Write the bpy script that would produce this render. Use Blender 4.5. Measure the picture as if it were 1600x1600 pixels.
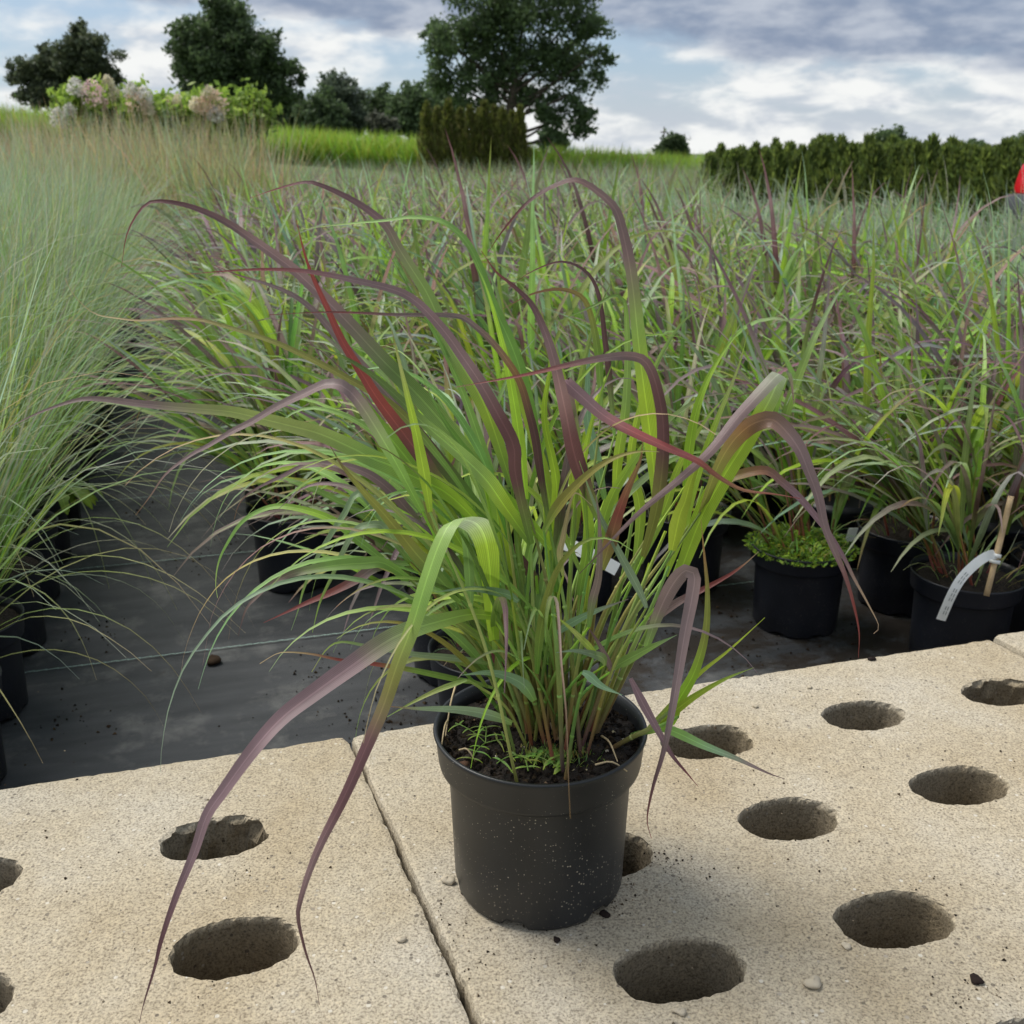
import bpy, math, random
import numpy as np
from mathutils import Vector
R = math.radians
for o in list(bpy.data.objects): bpy.data.objects.remove(o)
sc = bpy.context.scene
COL = sc.collection
# ------------------------------------------------------------------ camera
CAM_H, PITCH, FPX = .85, R(19.3), 1600.0
cd = bpy.data.cameras.new('camera'); cam = bpy.data.objects.new('camera', cd); COL.objects.link(cam)
cd.sensor_width = 36; cd.lens = 36; cd.clip_start = .02; cd.clip_end = 6000
cam.location = (0, 0, CAM_H); cam.rotation_euler = (R(90) - PITCH, 0, 0)
cd.dof.use_dof = True; cd.dof.focus_distance = .90; cd.dof.aperture_fstop = 15
sc.camera = cam
# ------------------------------------------------------------------ world: nishita sky with broken cloud
SUN_EL, SUN_AZ = R(57), R(-62)          # azimuth from +Y towards +X
w = bpy.data.worlds.new('World'); sc.world = w; w.use_nodes = True
nt = w.node_tree; nt.nodes.clear()
def N(t, **k):
    n = nt.nodes.new(t)
    for a, b in k.items(): setattr(n, a, b)
    return n
def M(op, a, b=None, c=None):
    n = N('ShaderNodeMath', operation=op)
    for i, v in enumerate((a, b, c)):
        if v is None: continue
        if isinstance(v, (int, float)): n.inputs[i].default_value = v
        else: nt.links.new(v, n.inputs[i])
    return n.outputs[0]
def SS(v, a, b):
    n = N('ShaderNodeMapRange', interpolation_type='SMOOTHSTEP')
    nt.links.new(v, n.inputs[0]); n.inputs[1].default_value = a; n.inputs[2].default_value = b
    return n.outputs[0]
def MIX(f, a, b):
    n = N('ShaderNodeMix', data_type='RGBA')
    if isinstance(f, (int, float)): n.inputs[0].default_value = f
    else: nt.links.new(f, n.inputs[0])
    for i, v in ((6, a), (7, b)):
        if isinstance(v, tuple): n.inputs[i].default_value = (*v, 1)
        else: nt.links.new(v, n.inputs[i])
    return n.outputs[2]
out = N('ShaderNodeOutputWorld'); bg = N('ShaderNodeBackground'); bg.inputs[1].default_value = .1
sky = N('ShaderNodeTexSky', sky_type='NISHITA'); sky.sun_disc = False
sky.sun_elevation = SUN_EL; sky.sun_rotation = SUN_AZ; sky.air_density = 1.0; sky.dust_density = .6; sky.ozone_density = 1.5
tc = N('ShaderNodeTexCoord'); sep = N('ShaderNodeSeparateXYZ'); nt.links.new(tc.outputs['Generated'], sep.inputs[0])
def noise(scale, detail, rough, vec, dist=0.0):
    n = N('ShaderNodeTexNoise'); n.inputs['Scale'].default_value = scale; n.inputs['Detail'].default_value = detail
    n.inputs['Roughness'].default_value = rough; n.inputs['Distortion'].default_value = dist
    nt.links.new(vec, n.inputs['Vector']); return n.outputs['Fac']
mp = N('ShaderNodeMapping'); mp.inputs['Scale'].default_value = (1, 1, 2.7); mp.inputs['Location'].default_value = (.37, .11, .23)
nt.links.new(tc.outputs['Generated'], mp.inputs[0])
nA = noise(5.5, 9, .52, mp.outputs[0], .15); nB = noise(15.0, 7, .52, mp.outputs[0], .2); nC = noise(2.2, 5, .5, mp.outputs[0])
X, Z = sep.outputs[0], sep.outputs[2]
zc = M('MINIMUM', Z, .16)
bank = M('ADD', M('MULTIPLY', zc, 8.5), M('MULTIPLY', X, .62))
bank = M('ADD', bank, M('MULTIPLY', M('SUBTRACT', nA, .5), .95))
bank = M('SUBTRACT', bank, M('MULTIPLY', SS(Z, .14, .5), M('MULTIPLY_ADD', nC, 2.0, -.1)))
bankf = SS(bank, .76, .93)
white = SS(M('ADD', nA, M('MULTIPLY', M('SUBTRACT', nB, .5), .5)), .36, .60)
haze = SS(Z, .075, .0)
white = M('MAXIMUM', white, M('MULTIPLY', haze, SS(X, -.25, .15)))
K = 10 / 2.75
cl = lambda r, g, b: (r * K, g * K, b * K)
puff = MIX(SS(nB, .38, .62), cl(.56, .61, .68), cl(.90, .91, .90))
clear = N('ShaderNodeMix', data_type='RGBA', blend_type='MULTIPLY'); clear.inputs[0].default_value = 1
nt.links.new(sky.outputs[0], clear.inputs[6]); clear.inputs[7].default_value = (.39, .39, .39, 1)
skyc = MIX(.55, clear.outputs[2], cl(.40, .52, .70))
c1 = MIX(white, skyc, puff)
bankc = MIX(SS(nB, .35, .68), cl(.23, .29, .41), cl(.48, .53, .62))
nt.links.new(MIX(M('MULTIPLY', bankf, .92), c1, bankc), bg.inputs[0]); nt.links.new(bg.outputs[0], out.inputs[0])
# ------------------------------------------------------------------ sun behind cloud
sl = bpy.data.lights.new('sun', 'SUN'); sl.energy = 1.5; sl.angle = R(28); sl.color = (1, .955, .88)
so = bpy.data.objects.new('sun', sl); COL.objects.link(so)
d = Vector((math.sin(SUN_AZ) * math.cos(SUN_EL), math.cos(SUN_AZ) * math.cos(SUN_EL), math.sin(SUN_EL)))
so.rotation_euler = (-d).to_track_quat('-Z', 'Y').to_euler(); so.location = (0, 0, 30)
vs = sc.view_settings; vs.view_transform = 'Standard'; vs.look = 'None'; vs.gamma = 1; vs.use_curve_mapping = False
vs.exposure = 1.5
sc.cycles.max_bounces = 5; sc.cycles.diffuse_bounces = 3; sc.cycles.glossy_bounces = 2; sc.cycles.transmission_bounces = 4
sc.render.resolution_x = sc.render.resolution_y = 1024

# ------------------------------------------------------------------ helpers
CP, SP = math.cos(PITCH), math.sin(PITCH)
def at(u, v, y):                              # photograph direction, at forward distance y metres
    a, b = (u - 800) / FPX, (800 - v) / FPX
    r = (a, CP + b * SP, -SP + b * CP); t = y / r[1]
    return np.array((r[0] * t, y, CAM_H + r[2] * t))
def atz(u, v, z):
    a, b = (u - 800) / FPX, (800 - v) / FPX
    r = (a, CP + b * SP, -SP + b * CP); t = (z - CAM_H) / r[2]
    return np.array((r[0] * t, r[1] * t, z))
A0 = R(16.45); CE, SE = math.cos(A0), math.sin(A0)
def st(s, t, z=0.0): return np.array((s * CE - t * SE, s * SE + t * CE, z))      # bed axes: s along the slabs, t along the path
def link(o, parent=None):
    COL.objects.link(o)
    if parent is not None: o.parent = parent
    return o
def tag(o, label=None, cat=None, group=None, kind=None):
    for k, v in (('label', label), ('category', cat), ('group', group), ('kind', kind)):
        if v: o[k] = v
    return o
def empty(name, loc, rz=0.0, label=None, cat=None, group=None):
    o = bpy.data.objects.new(name, None); o.empty_display_size = .05; o.location = tuple(loc); o.rotation_euler = (0, 0, rz)
    return tag(link(o), label, cat, group)
class MB:
    def __init__(s): s.v = []; s.f = []; s.c = []; s.l = []; s.m = []; s.n = 0
    def add(s, v, f, c=None, l=None, m=0):
        k = len(v); s.v.append(np.asarray(v, float))
        s.f += [tuple(i + s.n for i in q) for q in f]; s.m += [m] * len(f)
        c = (.5, .5, .5) if c is None else c
        c = np.asarray(c, float)
        if c.ndim == 1: c = np.tile(c, (k, 1))
        s.c.append(c); s.l.append(np.zeros((k, 3)) if l is None else np.asarray(l, float)); s.n += k
    def mesh(s, name, mats, smooth=True):
        me = bpy.data.meshes.new(name); V = np.concatenate(s.v)
        me.from_pydata(V.tolist(), [], s.f)
        a = me.color_attributes.new('Col', 'FLOAT_COLOR', 'POINT'); C = np.concatenate(s.c)
        a.data.foreach_set('color', np.hstack([C, np.ones((len(C), 1))]).astype(np.float32).ravel())
        b = me.attributes.new('luv', 'FLOAT_VECTOR', 'POINT'); b.data.foreach_set('vector', np.concatenate(s.l).astype(np.float32).ravel())
        for m in (mats if isinstance(mats, (list, tuple)) else [mats]): me.materials.append(m)
        me.polygons.foreach_set('material_index', s.m)
        me.polygons.foreach_set('use_smooth', [smooth] * len(s.f)); me.update()
        return me
    def obj(s, name, mats, parent=None, smooth=True, loc=None):
        o = bpy.data.objects.new(name, s.mesh(name, mats, smooth))
        if loc is not None: o.location = tuple(loc)
        return link(o, parent)
def lathe(mb, prof, n=40, c=(.5, .5, .5), m=0, ctr=(0, 0, 0), jit=None):
    V, F = [], []
    for j, (r, z) in enumerate(prof):
        for i in range(n):
            a = 2 * math.pi * i / n
            rr = r + (jit(a, j) if jit else 0)
            V.append((ctr[0] + rr * math.cos(a), ctr[1] + rr * math.sin(a), ctr[2] + z))
    for j in range(len(prof) - 1):
        for i in range(n):
            k = (i + 1) % n; F.append((j * n + i, j * n + k, (j + 1) * n + k, (j + 1) * n + i))
    mb.add(V, F, c, None, m)
def tube(mb, pts, rad, n=6, c=(.5, .5, .5), m=0, cap=False):
    P = np.asarray(pts, float); K_ = len(P); T = np.gradient(P, axis=0); T /= np.linalg.norm(T, axis=1)[:, None] + 1e-9
    ref = np.array((.3, .9, .1)); V = []; L = []
    rad = np.interp(np.linspace(0, 1, K_), np.linspace(0, 1, len(rad)), rad) if hasattr(rad, '__len__') else [rad] * K_
    for i in range(K_):
        x = np.cross(T[i], ref); x /= np.linalg.norm(x) + 1e-9; y = np.cross(T[i], x)
        for k in range(n):
            a = 2 * math.pi * k / n; V.append(P[i] + rad[i] * (math.cos(a) * x + math.sin(a) * y)); L.append((k / n, i / (K_ - 1), 0))
    F = [(i * n + k, i * n + (k + 1) % n, (i + 1) * n + (k + 1) % n, (i + 1) * n + k) for i in range(K_ - 1) for k in range(n)]
    if cap: F += [tuple(range(n))[::-1], tuple((K_ - 1) * n + k for k in range(n))]
    c = np.asarray(c, float)
    if c.ndim == 2: c = np.repeat(stops(c, K_), n, axis=0)
    mb.add(V, F, c, L, m)
def box(mb, lo, hi, c=(.5, .5, .5), m=0):
    (a, b, e), (g, h, k) = lo, hi
    V = [(a, b, e), (g, b, e), (g, h, e), (a, h, e), (a, b, k), (g, b, k), (g, h, k), (a, h, k)]
    mb.add(V, [(0, 3, 2, 1), (4, 5, 6, 7), (0, 1, 5, 4), (1, 2, 6, 5), (2, 3, 7, 6), (3, 0, 4, 7)], c, None, m)
def stops(c, n):
    c = np.asarray(c, float); x = np.linspace(0, 1, len(c)); t = np.linspace(0, 1, n)
    return np.stack([np.interp(t, x, c[:, k]) for k in range(3)], 1)
def spline(P, n):
    P = np.asarray(P, float)
    seg = np.linalg.norm(np.diff(P, axis=0), axis=1); s = np.concatenate([[0], np.cumsum(np.maximum(seg, 1e-5))])
    Q = np.vstack([2 * P[0] - P[1], P, 2 * P[-1] - P[-2]]); out = []
    for t in np.linspace(0, s[-1], n):
        i = min(max(np.searchsorted(s, t, 'right') - 1, 0), len(P) - 2); x = (t - s[i]) / (s[i + 1] - s[i])
        a, b, c, d_ = Q[i], Q[i + 1], Q[i + 2], Q[i + 3]
        out.append(.5 * (2 * b + (c - a) * x + (2 * a - 5 * b + 4 * c - d_) * x * x + (3 * b - a - 3 * c + d_) * x ** 3))
    return np.array(out)
def blade(mb, P, wid, cols, ref=(0, 0, 1), fold=.18, across=3, side0=None, relax=.15, prof=None, m=0, twist=0.0):
    """a grass leaf: tapering ribbon folded along its midrib, along the points P"""
    P = np.asarray(P, float); n = len(P)
    T = np.gradient(P, axis=0); T /= np.linalg.norm(T, axis=1)[:, None] + 1e-9
    t = np.linspace(0, 1, n)
    W = (np.minimum(1, .42 + t * 2.6) * np.clip(1 - np.maximum(t - .3, 0) / .7, 0, 1) ** .72 if prof is None else np.interp(t, *prof)) * wid * .5
    W = np.maximum(W, .00025)
    ref = np.asarray(ref, float); s = None; V = []; L = []
    xs = np.linspace(-1, 1, across)
    for i in range(n):
        q = np.cross(T[i], ref); ql = np.linalg.norm(q); q = q / ql if ql > .15 else None
        if s is None:
            s = np.asarray(side0, float) if side0 is not None else (q if q is not None else np.array((1., 0, 0)))
        s = s - T[i] * (s @ T[i]); s /= np.linalg.norm(s) + 1e-9
        if q is not None and relax:
            if q @ s < 0: q = -q
            s = s * (1 - relax) + q * relax; s -= T[i] * (s @ T[i]); s /= np.linalg.norm(s) + 1e-9
        nn = np.cross(s, T[i])
        if twist:
            a = twist * t[i]; s2 = math.cos(a) * s + math.sin(a) * nn; nn = np.cross(s2, T[i])
        else: s2 = s
        for x in xs:
            V.append(P[i] + s2 * (x * W[i]) + nn * (abs(x) ** 1.3 * fold * W[i])); L.append((x * .5 + .5, t[i], 0))
    F = [(i * across + k, i * across + k + 1, (i + 1) * across + k + 1, (i + 1) * across + k) for i in range(n - 1) for k in range(across - 1)]
    C = np.repeat(stops(cols, n), across, axis=0)
    mb.add(V, F, C, L, m)
def grow(base, d0, length, droop, n, rng, wob=.04):
    """points of a leaf that leaves in direction d0 and bends down under its weight"""
    p = np.array(base, float); d_ = np.array(d0, float); d_ /= np.linalg.norm(d_); out = [p.copy()]; h = length / (n - 1)
    for i in range(n - 1):
        d_ = d_ + np.array((rng.gauss(0, wob), rng.gauss(0, wob), -droop * (.35 + 1.3 * i / n) / n * 3)); d_ /= np.linalg.norm(d_)
        p = p + d_ * h; out.append(p.copy())
    return np.array(out)

def blades(mb, B, D, L, droop, W, C, seg=6, across=2, g=None, wob=.03, fold=.25, shape=1):
    """the same as blade + grow, for many leaves at once (arrays); C holds colour stops per leaf"""
    n = len(B); p = np.array(B, float); d_ = np.array(D, float); d_ /= np.linalg.norm(d_, axis=1)[:, None]; h = (L / (seg - 1))[:, None]; PP = [p.copy()]; TT = [d_.copy()]
    for i in range(seg - 1):
        d_ = d_ + g.normal(size=(n, 3)) * wob * np.array((1, 1, 0)); d_[:, 2] -= droop * (.35 + 1.3 * i / seg) / seg * 3
        d_ /= np.linalg.norm(d_, axis=1)[:, None]; p = p + d_ * h; PP.append(p.copy()); TT.append(d_.copy())
    P = np.stack(PP, 1); T = np.stack(TT, 1); t = np.linspace(0, 1, seg)
    ref = g.normal(size=(n, 3)) * .5 + np.array((0, -.3, .9)); S = np.cross(T, ref[:, None, :]); S /= np.linalg.norm(S, axis=2)[..., None] + 1e-9; Nn = np.cross(S, T)
    prof = np.minimum(1, .42 + t * 2.6) * np.clip(1 - np.maximum(t - .3, 0) / .7, 0, 1) ** .72 if shape else np.sin(np.pi * np.clip(t, .08, .97))
    w_ = np.maximum(prof[None, :] * W[:, None] * .5, .0002)[..., None]
    xs_ = np.linspace(-1, 1, across); V = np.stack([P + S * x * w_ + Nn * abs(x) * fold * w_ for x in xs_], 2).reshape(-1, 3)
    k = C.shape[1]; x = t * (k - 1); i0 = np.minimum(x.astype(int), k - 2); f = (x - i0)[None, :, None]
    c = C[:, i0] * (1 - f) + C[:, i0 + 1] * f; c = np.repeat(c[:, :, None, :], across, 2).reshape(-1, 3)
    l_ = np.zeros((n, seg, across, 3)); l_[..., 0] = xs_ * .5 + .5; l_[..., 1] = t[None, :, None]
    q = np.array([(i * across + j, i * across + j + 1, (i + 1) * across + j + 1, (i + 1) * across + j) for i in range(seg - 1) for j in range(across - 1)])
    F = (q[None] + (np.arange(n) * seg * across)[:, None, None]).reshape(-1, 4)
    mb.add(V, F.tolist(), c, l_.reshape(-1, 3))
def col_arr(pal, n, g, j=.18):
    k = 4; A = []
    for s_ in pal: A.append(stops(np.array([PAL[x] for x in (s_ if len(s_) > 1 else s_ * 2)]), k))
    A = np.array(A)[g.integers(0, len(A), n)]; return A * g.uniform(1 - j, 1 + j, (n, 1, 3)) * g.uniform(1 - j, 1 + j, (n, 1, 1))
# ------------------------------------------------------------------ materials
def mat(name):
    m = bpy.data.materials.new(name); m.use_nodes = True; t = m.node_tree; t.nodes.clear()
    o = t.nodes.new('ShaderNodeOutputMaterial'); return m, t, o
def mnode(t, ty, ins=None, **k):
    n = t.nodes.new(ty)
    for a, b in k.items(): setattr(n, a, b)
    for a, b in (ins or {}).items():
        if isinstance(b, bpy.types.NodeSocket): t.links.new(b, n.inputs[a])
        else: n.inputs[a].default_value = b
    return n
def ramp(t, fac, st_):
    n = t.nodes.new('ShaderNodeValToRGB'); t.links.new(fac, n.inputs[0]); e = n.color_ramp.elements
    while len(e) < len(st_): e.new(.5)
    for k, (p, c) in zip(e, st_):
        k.position = p; k.color = (*c, 1) if len(c) == 3 else c
    return n.outputs[0]
def leaf_mat(name, veins=0.0, trans=.35, rough=.42, jit=.25, spec=.4):
    m, t, o = mat(name)
    col = mnode(t, 'ShaderNodeAttribute', attribute_name='Col').outputs['Color']
    tcn = mnode(t, 'ShaderNodeTexCoord'); info = mnode(t, 'ShaderNodeObjectInfo')
    nz = mnode(t, 'ShaderNodeTexNoise', {'Vector': tcn.outputs['Object'], 'Scale': 28.0, 'Detail': 3.0})
    k = mnode(t, 'ShaderNodeMapRange', {0: nz.outputs['Fac'], 1: .25, 2: .75, 3: 1 - jit, 4: 1 + jit}).outputs[0]
    k2 = mnode(t, 'ShaderNodeMapRange', {0: info.outputs['Random'], 3: .86, 4: 1.12}).outputs[0]
    k = mnode(t, 'ShaderNodeMath', {0: k, 1: k2}, operation='MULTIPLY').outputs[0]
    bump = None
    if veins:
        luv = mnode(t, 'ShaderNodeAttribute', attribute_name='luv').outputs['Vector']
        sx = mnode(t, 'ShaderNodeSeparateXYZ', {0: luv}).outputs[0]
        s1 = mnode(t, 'ShaderNodeMath', {0: mnode(t, 'ShaderNodeMath', {0: sx, 1: 75.0}, operation='MULTIPLY').outputs[0]}, operation='SINE').outputs[0]
        mid = mnode(t, 'ShaderNodeMath', {0: sx, 1: .5, 2: .045}, operation='COMPARE').outputs[0]
        v = mnode(t, 'ShaderNodeMath', {0: s1, 1: .5 * veins, 2: 1.0}, operation='MULTIPLY_ADD').outputs[0]
        v = mnode(t, 'ShaderNodeMath', {0: mid, 1: .35, 2: v}, operation='MULTIPLY_ADD').outputs[0]
        k = mnode(t, 'ShaderNodeMath', {0: k, 1: v}, operation='MULTIPLY').outputs[0]
        bump = mnode(t, 'ShaderNodeBump', {'Strength': .25, 'Distance': .0006, 'Height': s1}).outputs[0]
    c = mnode(t, 'ShaderNodeMix', {0: 1.0, 6: col, 7: k}, data_type='RGBA', blend_type='MULTIPLY').outputs[2]
    p = mnode(t, 'ShaderNodeBsdfPrincipled', {'Base Color': c, 'Roughness': rough, 'Specular IOR Level': spec})
    tr = mnode(t, 'ShaderNodeBsdfTranslucent', {'Color': c})
    if bump is not None: t.links.new(bump, p.inputs['Normal'])
    mx = mnode(t, 'ShaderNodeMixShader', {0: trans, 1: p.outputs[0], 2: tr.outputs[0]})
    t.links.new(mx.outputs[0], o.inputs[0]); return m
def plain(name, c, rough=.6, var=.2, scale=20.0, bump=0.0, spec=.4):
    m, t, o = mat(name); tcn = mnode(t, 'ShaderNodeTexCoord')
    nz = mnode(t, 'ShaderNodeTexNoise', {'Vector': tcn.outputs['Object'], 'Scale': scale, 'Detail': 5.0})
    cc = ramp(t, nz.outputs['Fac'], [(.3, tuple(x * (1 - var) for x in c)), (.7, tuple(min(1, x * (1 + var)) for x in c))])
    p = mnode(t, 'ShaderNodeBsdfPrincipled', {'Base Color': cc, 'Roughness': rough, 'Specular IOR Level': spec})
    if bump:
        t.links.new(mnode(t, 'ShaderNodeBump', {'Strength': .6, 'Distance': bump, 'Height': nz.outputs['Fac']}).outputs[0], p.inputs['Normal'])
    t.links.new(p.outputs[0], o.inputs[0]); return m
M_HLEAF = leaf_mat('grass_leaf_ribbed', veins=.30, trans=.42, rough=.42, jit=.16, spec=.6)
M_LEAF = leaf_mat('grass_leaf', veins=.12, trans=.45, rough=.42, jit=.2)
M_STEM = leaf_mat('grass_stem', trans=.1, rough=.45, jit=.25)
M_TREE = leaf_mat('tree_leaf', trans=.48, rough=.55, jit=.3, spec=.25)
M_BARK = plain('bark', (.07, .055, .04), .9, .4, 12, .01)
def soil_material():
    m, t, o = mat('potting_soil'); tcn = mnode(t, 'ShaderNodeTexCoord')
    a = mnode(t, 'ShaderNodeTexNoise', {'Vector': tcn.outputs['Object'], 'Scale': 160.0, 'Detail': 6.0, 'Roughness': .7})
    b = mnode(t, 'ShaderNodeTexVoronoi', {'Vector': tcn.outputs['Object'], 'Scale': 260.0})
    c = ramp(t, a.outputs['Fac'], [(.3, (.006, .004, .003)), (.55, (.022, .014, .009)), (.75, (.06, .038, .022))])
    p = mnode(t, 'ShaderNodeBsdfPrincipled', {'Base Color': c, 'Roughness': .9})
    h = mnode(t, 'ShaderNodeMath', {0: a.outputs['Fac'], 1: b.outputs['Distance']}, operation='ADD')
    t.links.new(mnode(t, 'ShaderNodeBump', {'Strength': 1.0, 'Distance': .004, 'Height': h.outputs[0]}).outputs[0], p.inputs['Normal'])
    t.links.new(p.outputs[0], o.inputs[0]); return m
M_SOIL = soil_material()
def pot_material(name, c, dust):
    m, t, o = mat(name); tcn = mnode(t, 'ShaderNodeTexCoord')
    v = mnode(t, 'ShaderNodeTexVoronoi', {'Vector': tcn.outputs['Object'], 'Scale': 460.0, 'Randomness': 1.0})
    sel = mnode(t, 'ShaderNodeTexNoise', {'Vector': tcn.outputs['Object'], 'Scale': 18.0, 'Detail': 4.0})
    big = mnode(t, 'ShaderNodeTexNoise', {'Vector': tcn.outputs['Object'], 'Scale': 9.0, 'Detail': 5.0})
    sz = mnode(t, 'ShaderNodeSeparateXYZ', {0: tcn.outputs['Object']}).outputs[2]
    low = mnode(t, 'ShaderNodeMapRange', {0: sz, 1: .15, 2: .0, 3: .0, 4: .18}).outputs[0]
    thr = mnode(t, 'ShaderNodeMapRange', {0: sel.outputs['Fac'], 1: .36, 2: .72, 3: .05, 4: .36}).outputs[0]
    thr = mnode(t, 'ShaderNodeMath', {0: thr, 1: low}, operation='ADD').outputs[0]
    rnd = mnode(t, 'ShaderNodeSeparateXYZ', {0: v.outputs['Color']}).outputs[0]
    thr = mnode(t, 'ShaderNodeMath', {0: thr, 1: mnode(t, 'ShaderNodeMath', {0: rnd, 1: 3.0}, operation='POWER').outputs[0]}, operation='MULTIPLY').outputs[0]
    sp = mnode(t, 'ShaderNodeMath', {0: v.outputs['Distance'], 1: thr}, operation='LESS_THAN').outputs[0]
    base = ramp(t, big.outputs['Fac'], [(.35, tuple(x * .8 for x in c)), (.7, tuple(x * 1.35 + .004 for x in c))])
    cc = mnode(t, 'ShaderNodeMix', {0: mnode(t, 'ShaderNodeMath', {0: sp, 1: dust}, operation='MULTIPLY').outputs[0], 6: base, 7: (.38, .34, .27, 1)}, data_type='RGBA').outputs[2]
    ro = ramp(t, big.outputs['Fac'], [(.3, (.36,) * 3), (.7, (.52,) * 3)])
    p = mnode(t, 'ShaderNodeBsdfPrincipled', {'Base Color': cc, 'Roughness': ro})
    t.links.new(p.outputs[0], o.inputs[0]); return m
M_POT = pot_material('black_pot_plastic_dusty', (.014, .0155, .018), .95)
M_POT2 = pot_material('black_pot_plastic', (.010, .012, .020), .25)
def concrete_material():
    m, t, o = mat('sandy_concrete'); tcn = mnode(t, 'ShaderNodeTexCoord'); P_ = tcn.outputs['Object']
    big = mnode(t, 'ShaderNodeTexNoise', {'Vector': P_, 'Scale': 5.0, 'Detail': 6.0, 'Roughness': .6})
    mid = mnode(t, 'ShaderNodeTexNoise', {'Vector': P_, 'Scale': 95.0, 'Detail': 6.0, 'Roughness': .75})
    fin = mnode(t, 'ShaderNodeTexNoise', {'Vector': P_, 'Scale': 420.0, 'Detail': 3.0, 'Roughness': .7})
    c = ramp(t, big.outputs['Fac'], [(.32, (.355, .295, .205)), (.5, (.405, .352, .265)), (.68, (.435, .395, .325))])
    c = mnode(t, 'ShaderNodeMix', {0: .55, 6: c, 7: ramp(t, mid.outputs['Fac'], [(.3, (.62, .60, .56)), (.5, (1, 1, 1)), (.72, (1.22, 1.2, 1.15))])}, data_type='RGBA', blend_type='MULTIPLY').outputs[2]
    c = mnode(t, 'ShaderNodeMix', {0: .7, 6: c, 7: ramp(t, fin.outputs['Fac'], [(.36, (.36, .33, .29)), (.48, (1, 1, 1)), (.64, (1.4, 1.38, 1.3))])}, data_type='RGBA', blend_type='MULTIPLY').outputs[2]
    v = mnode(t, 'ShaderNodeTexVoronoi', {'Vector': P_, 'Scale': 170.0})
    vr = mnode(t, 'ShaderNodeSeparateXYZ', {0: v.outputs['Color']})
    thr = mnode(t, 'ShaderNodeMapRange', {0: vr.outputs[0], 1: .72, 2: 1.0, 3: .0, 4: .34}).outputs[0]
    pit = mnode(t, 'ShaderNodeMath', {0: v.outputs['Distance'], 1: thr}, operation='LESS_THAN').outputs[0]
    c = mnode(t, 'ShaderNodeMix', {0: mnode(t, 'ShaderNodeMath', {0: pit, 1: .75}, operation='MULTIPLY').outputs[0], 6: c,
        7: ramp(t, vr.outputs[1], [(.3, (.10, .085, .07)), (.6, (.25, .22, .18)), (.8, (.62, .58, .5))])}, data_type='RGBA').outputs[2]
    st_ = mnode(t, 'ShaderNodeTexNoise', {'Vector': P_, 'Scale': 13.0, 'Detail': 8.0, 'Roughness': .75})
    c = mnode(t, 'ShaderNodeMix', {0: ramp(t, st_.outputs['Fac'], [(.62, (0, 0, 0)), (.78, (.5,) * 3)]), 6: c, 7: (.16, .125, .085, 1)}, data_type='RGBA').outputs[2]
    # the walls of the holes are tinted darker: painted shade together with dirt
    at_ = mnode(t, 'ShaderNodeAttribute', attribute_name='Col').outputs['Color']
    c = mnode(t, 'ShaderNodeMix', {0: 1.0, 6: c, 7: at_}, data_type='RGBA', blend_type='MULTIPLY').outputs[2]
    p = mnode(t, 'ShaderNodeBsdfPrincipled', {'Base Color': c, 'Roughness': .92, 'Specular IOR Level': .2})
    h = mnode(t, 'ShaderNodeMath', {0: mid.outputs['Fac'], 1: mnode(t, 'ShaderNodeMath', {0: fin.outputs['Fac'], 1: .5}, operation='MULTIPLY').outputs[0]}, operation='ADD').outputs[0]
    h = mnode(t, 'ShaderNodeMath', {0: h, 1: mnode(t, 'ShaderNodeMath', {0: pit, 1: .5}, operation='MULTIPLY').outputs[0]}, operation='SUBTRACT').outputs[0]
    t.links.new(mnode(t, 'ShaderNodeBump', {'Strength': 1.0, 'Distance': .0016, 'Height': h}).outputs[0], p.inputs['Normal'])
    t.links.new(p.outputs[0], o.inputs[0]); return m
M_CONC = concrete_material()
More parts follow.
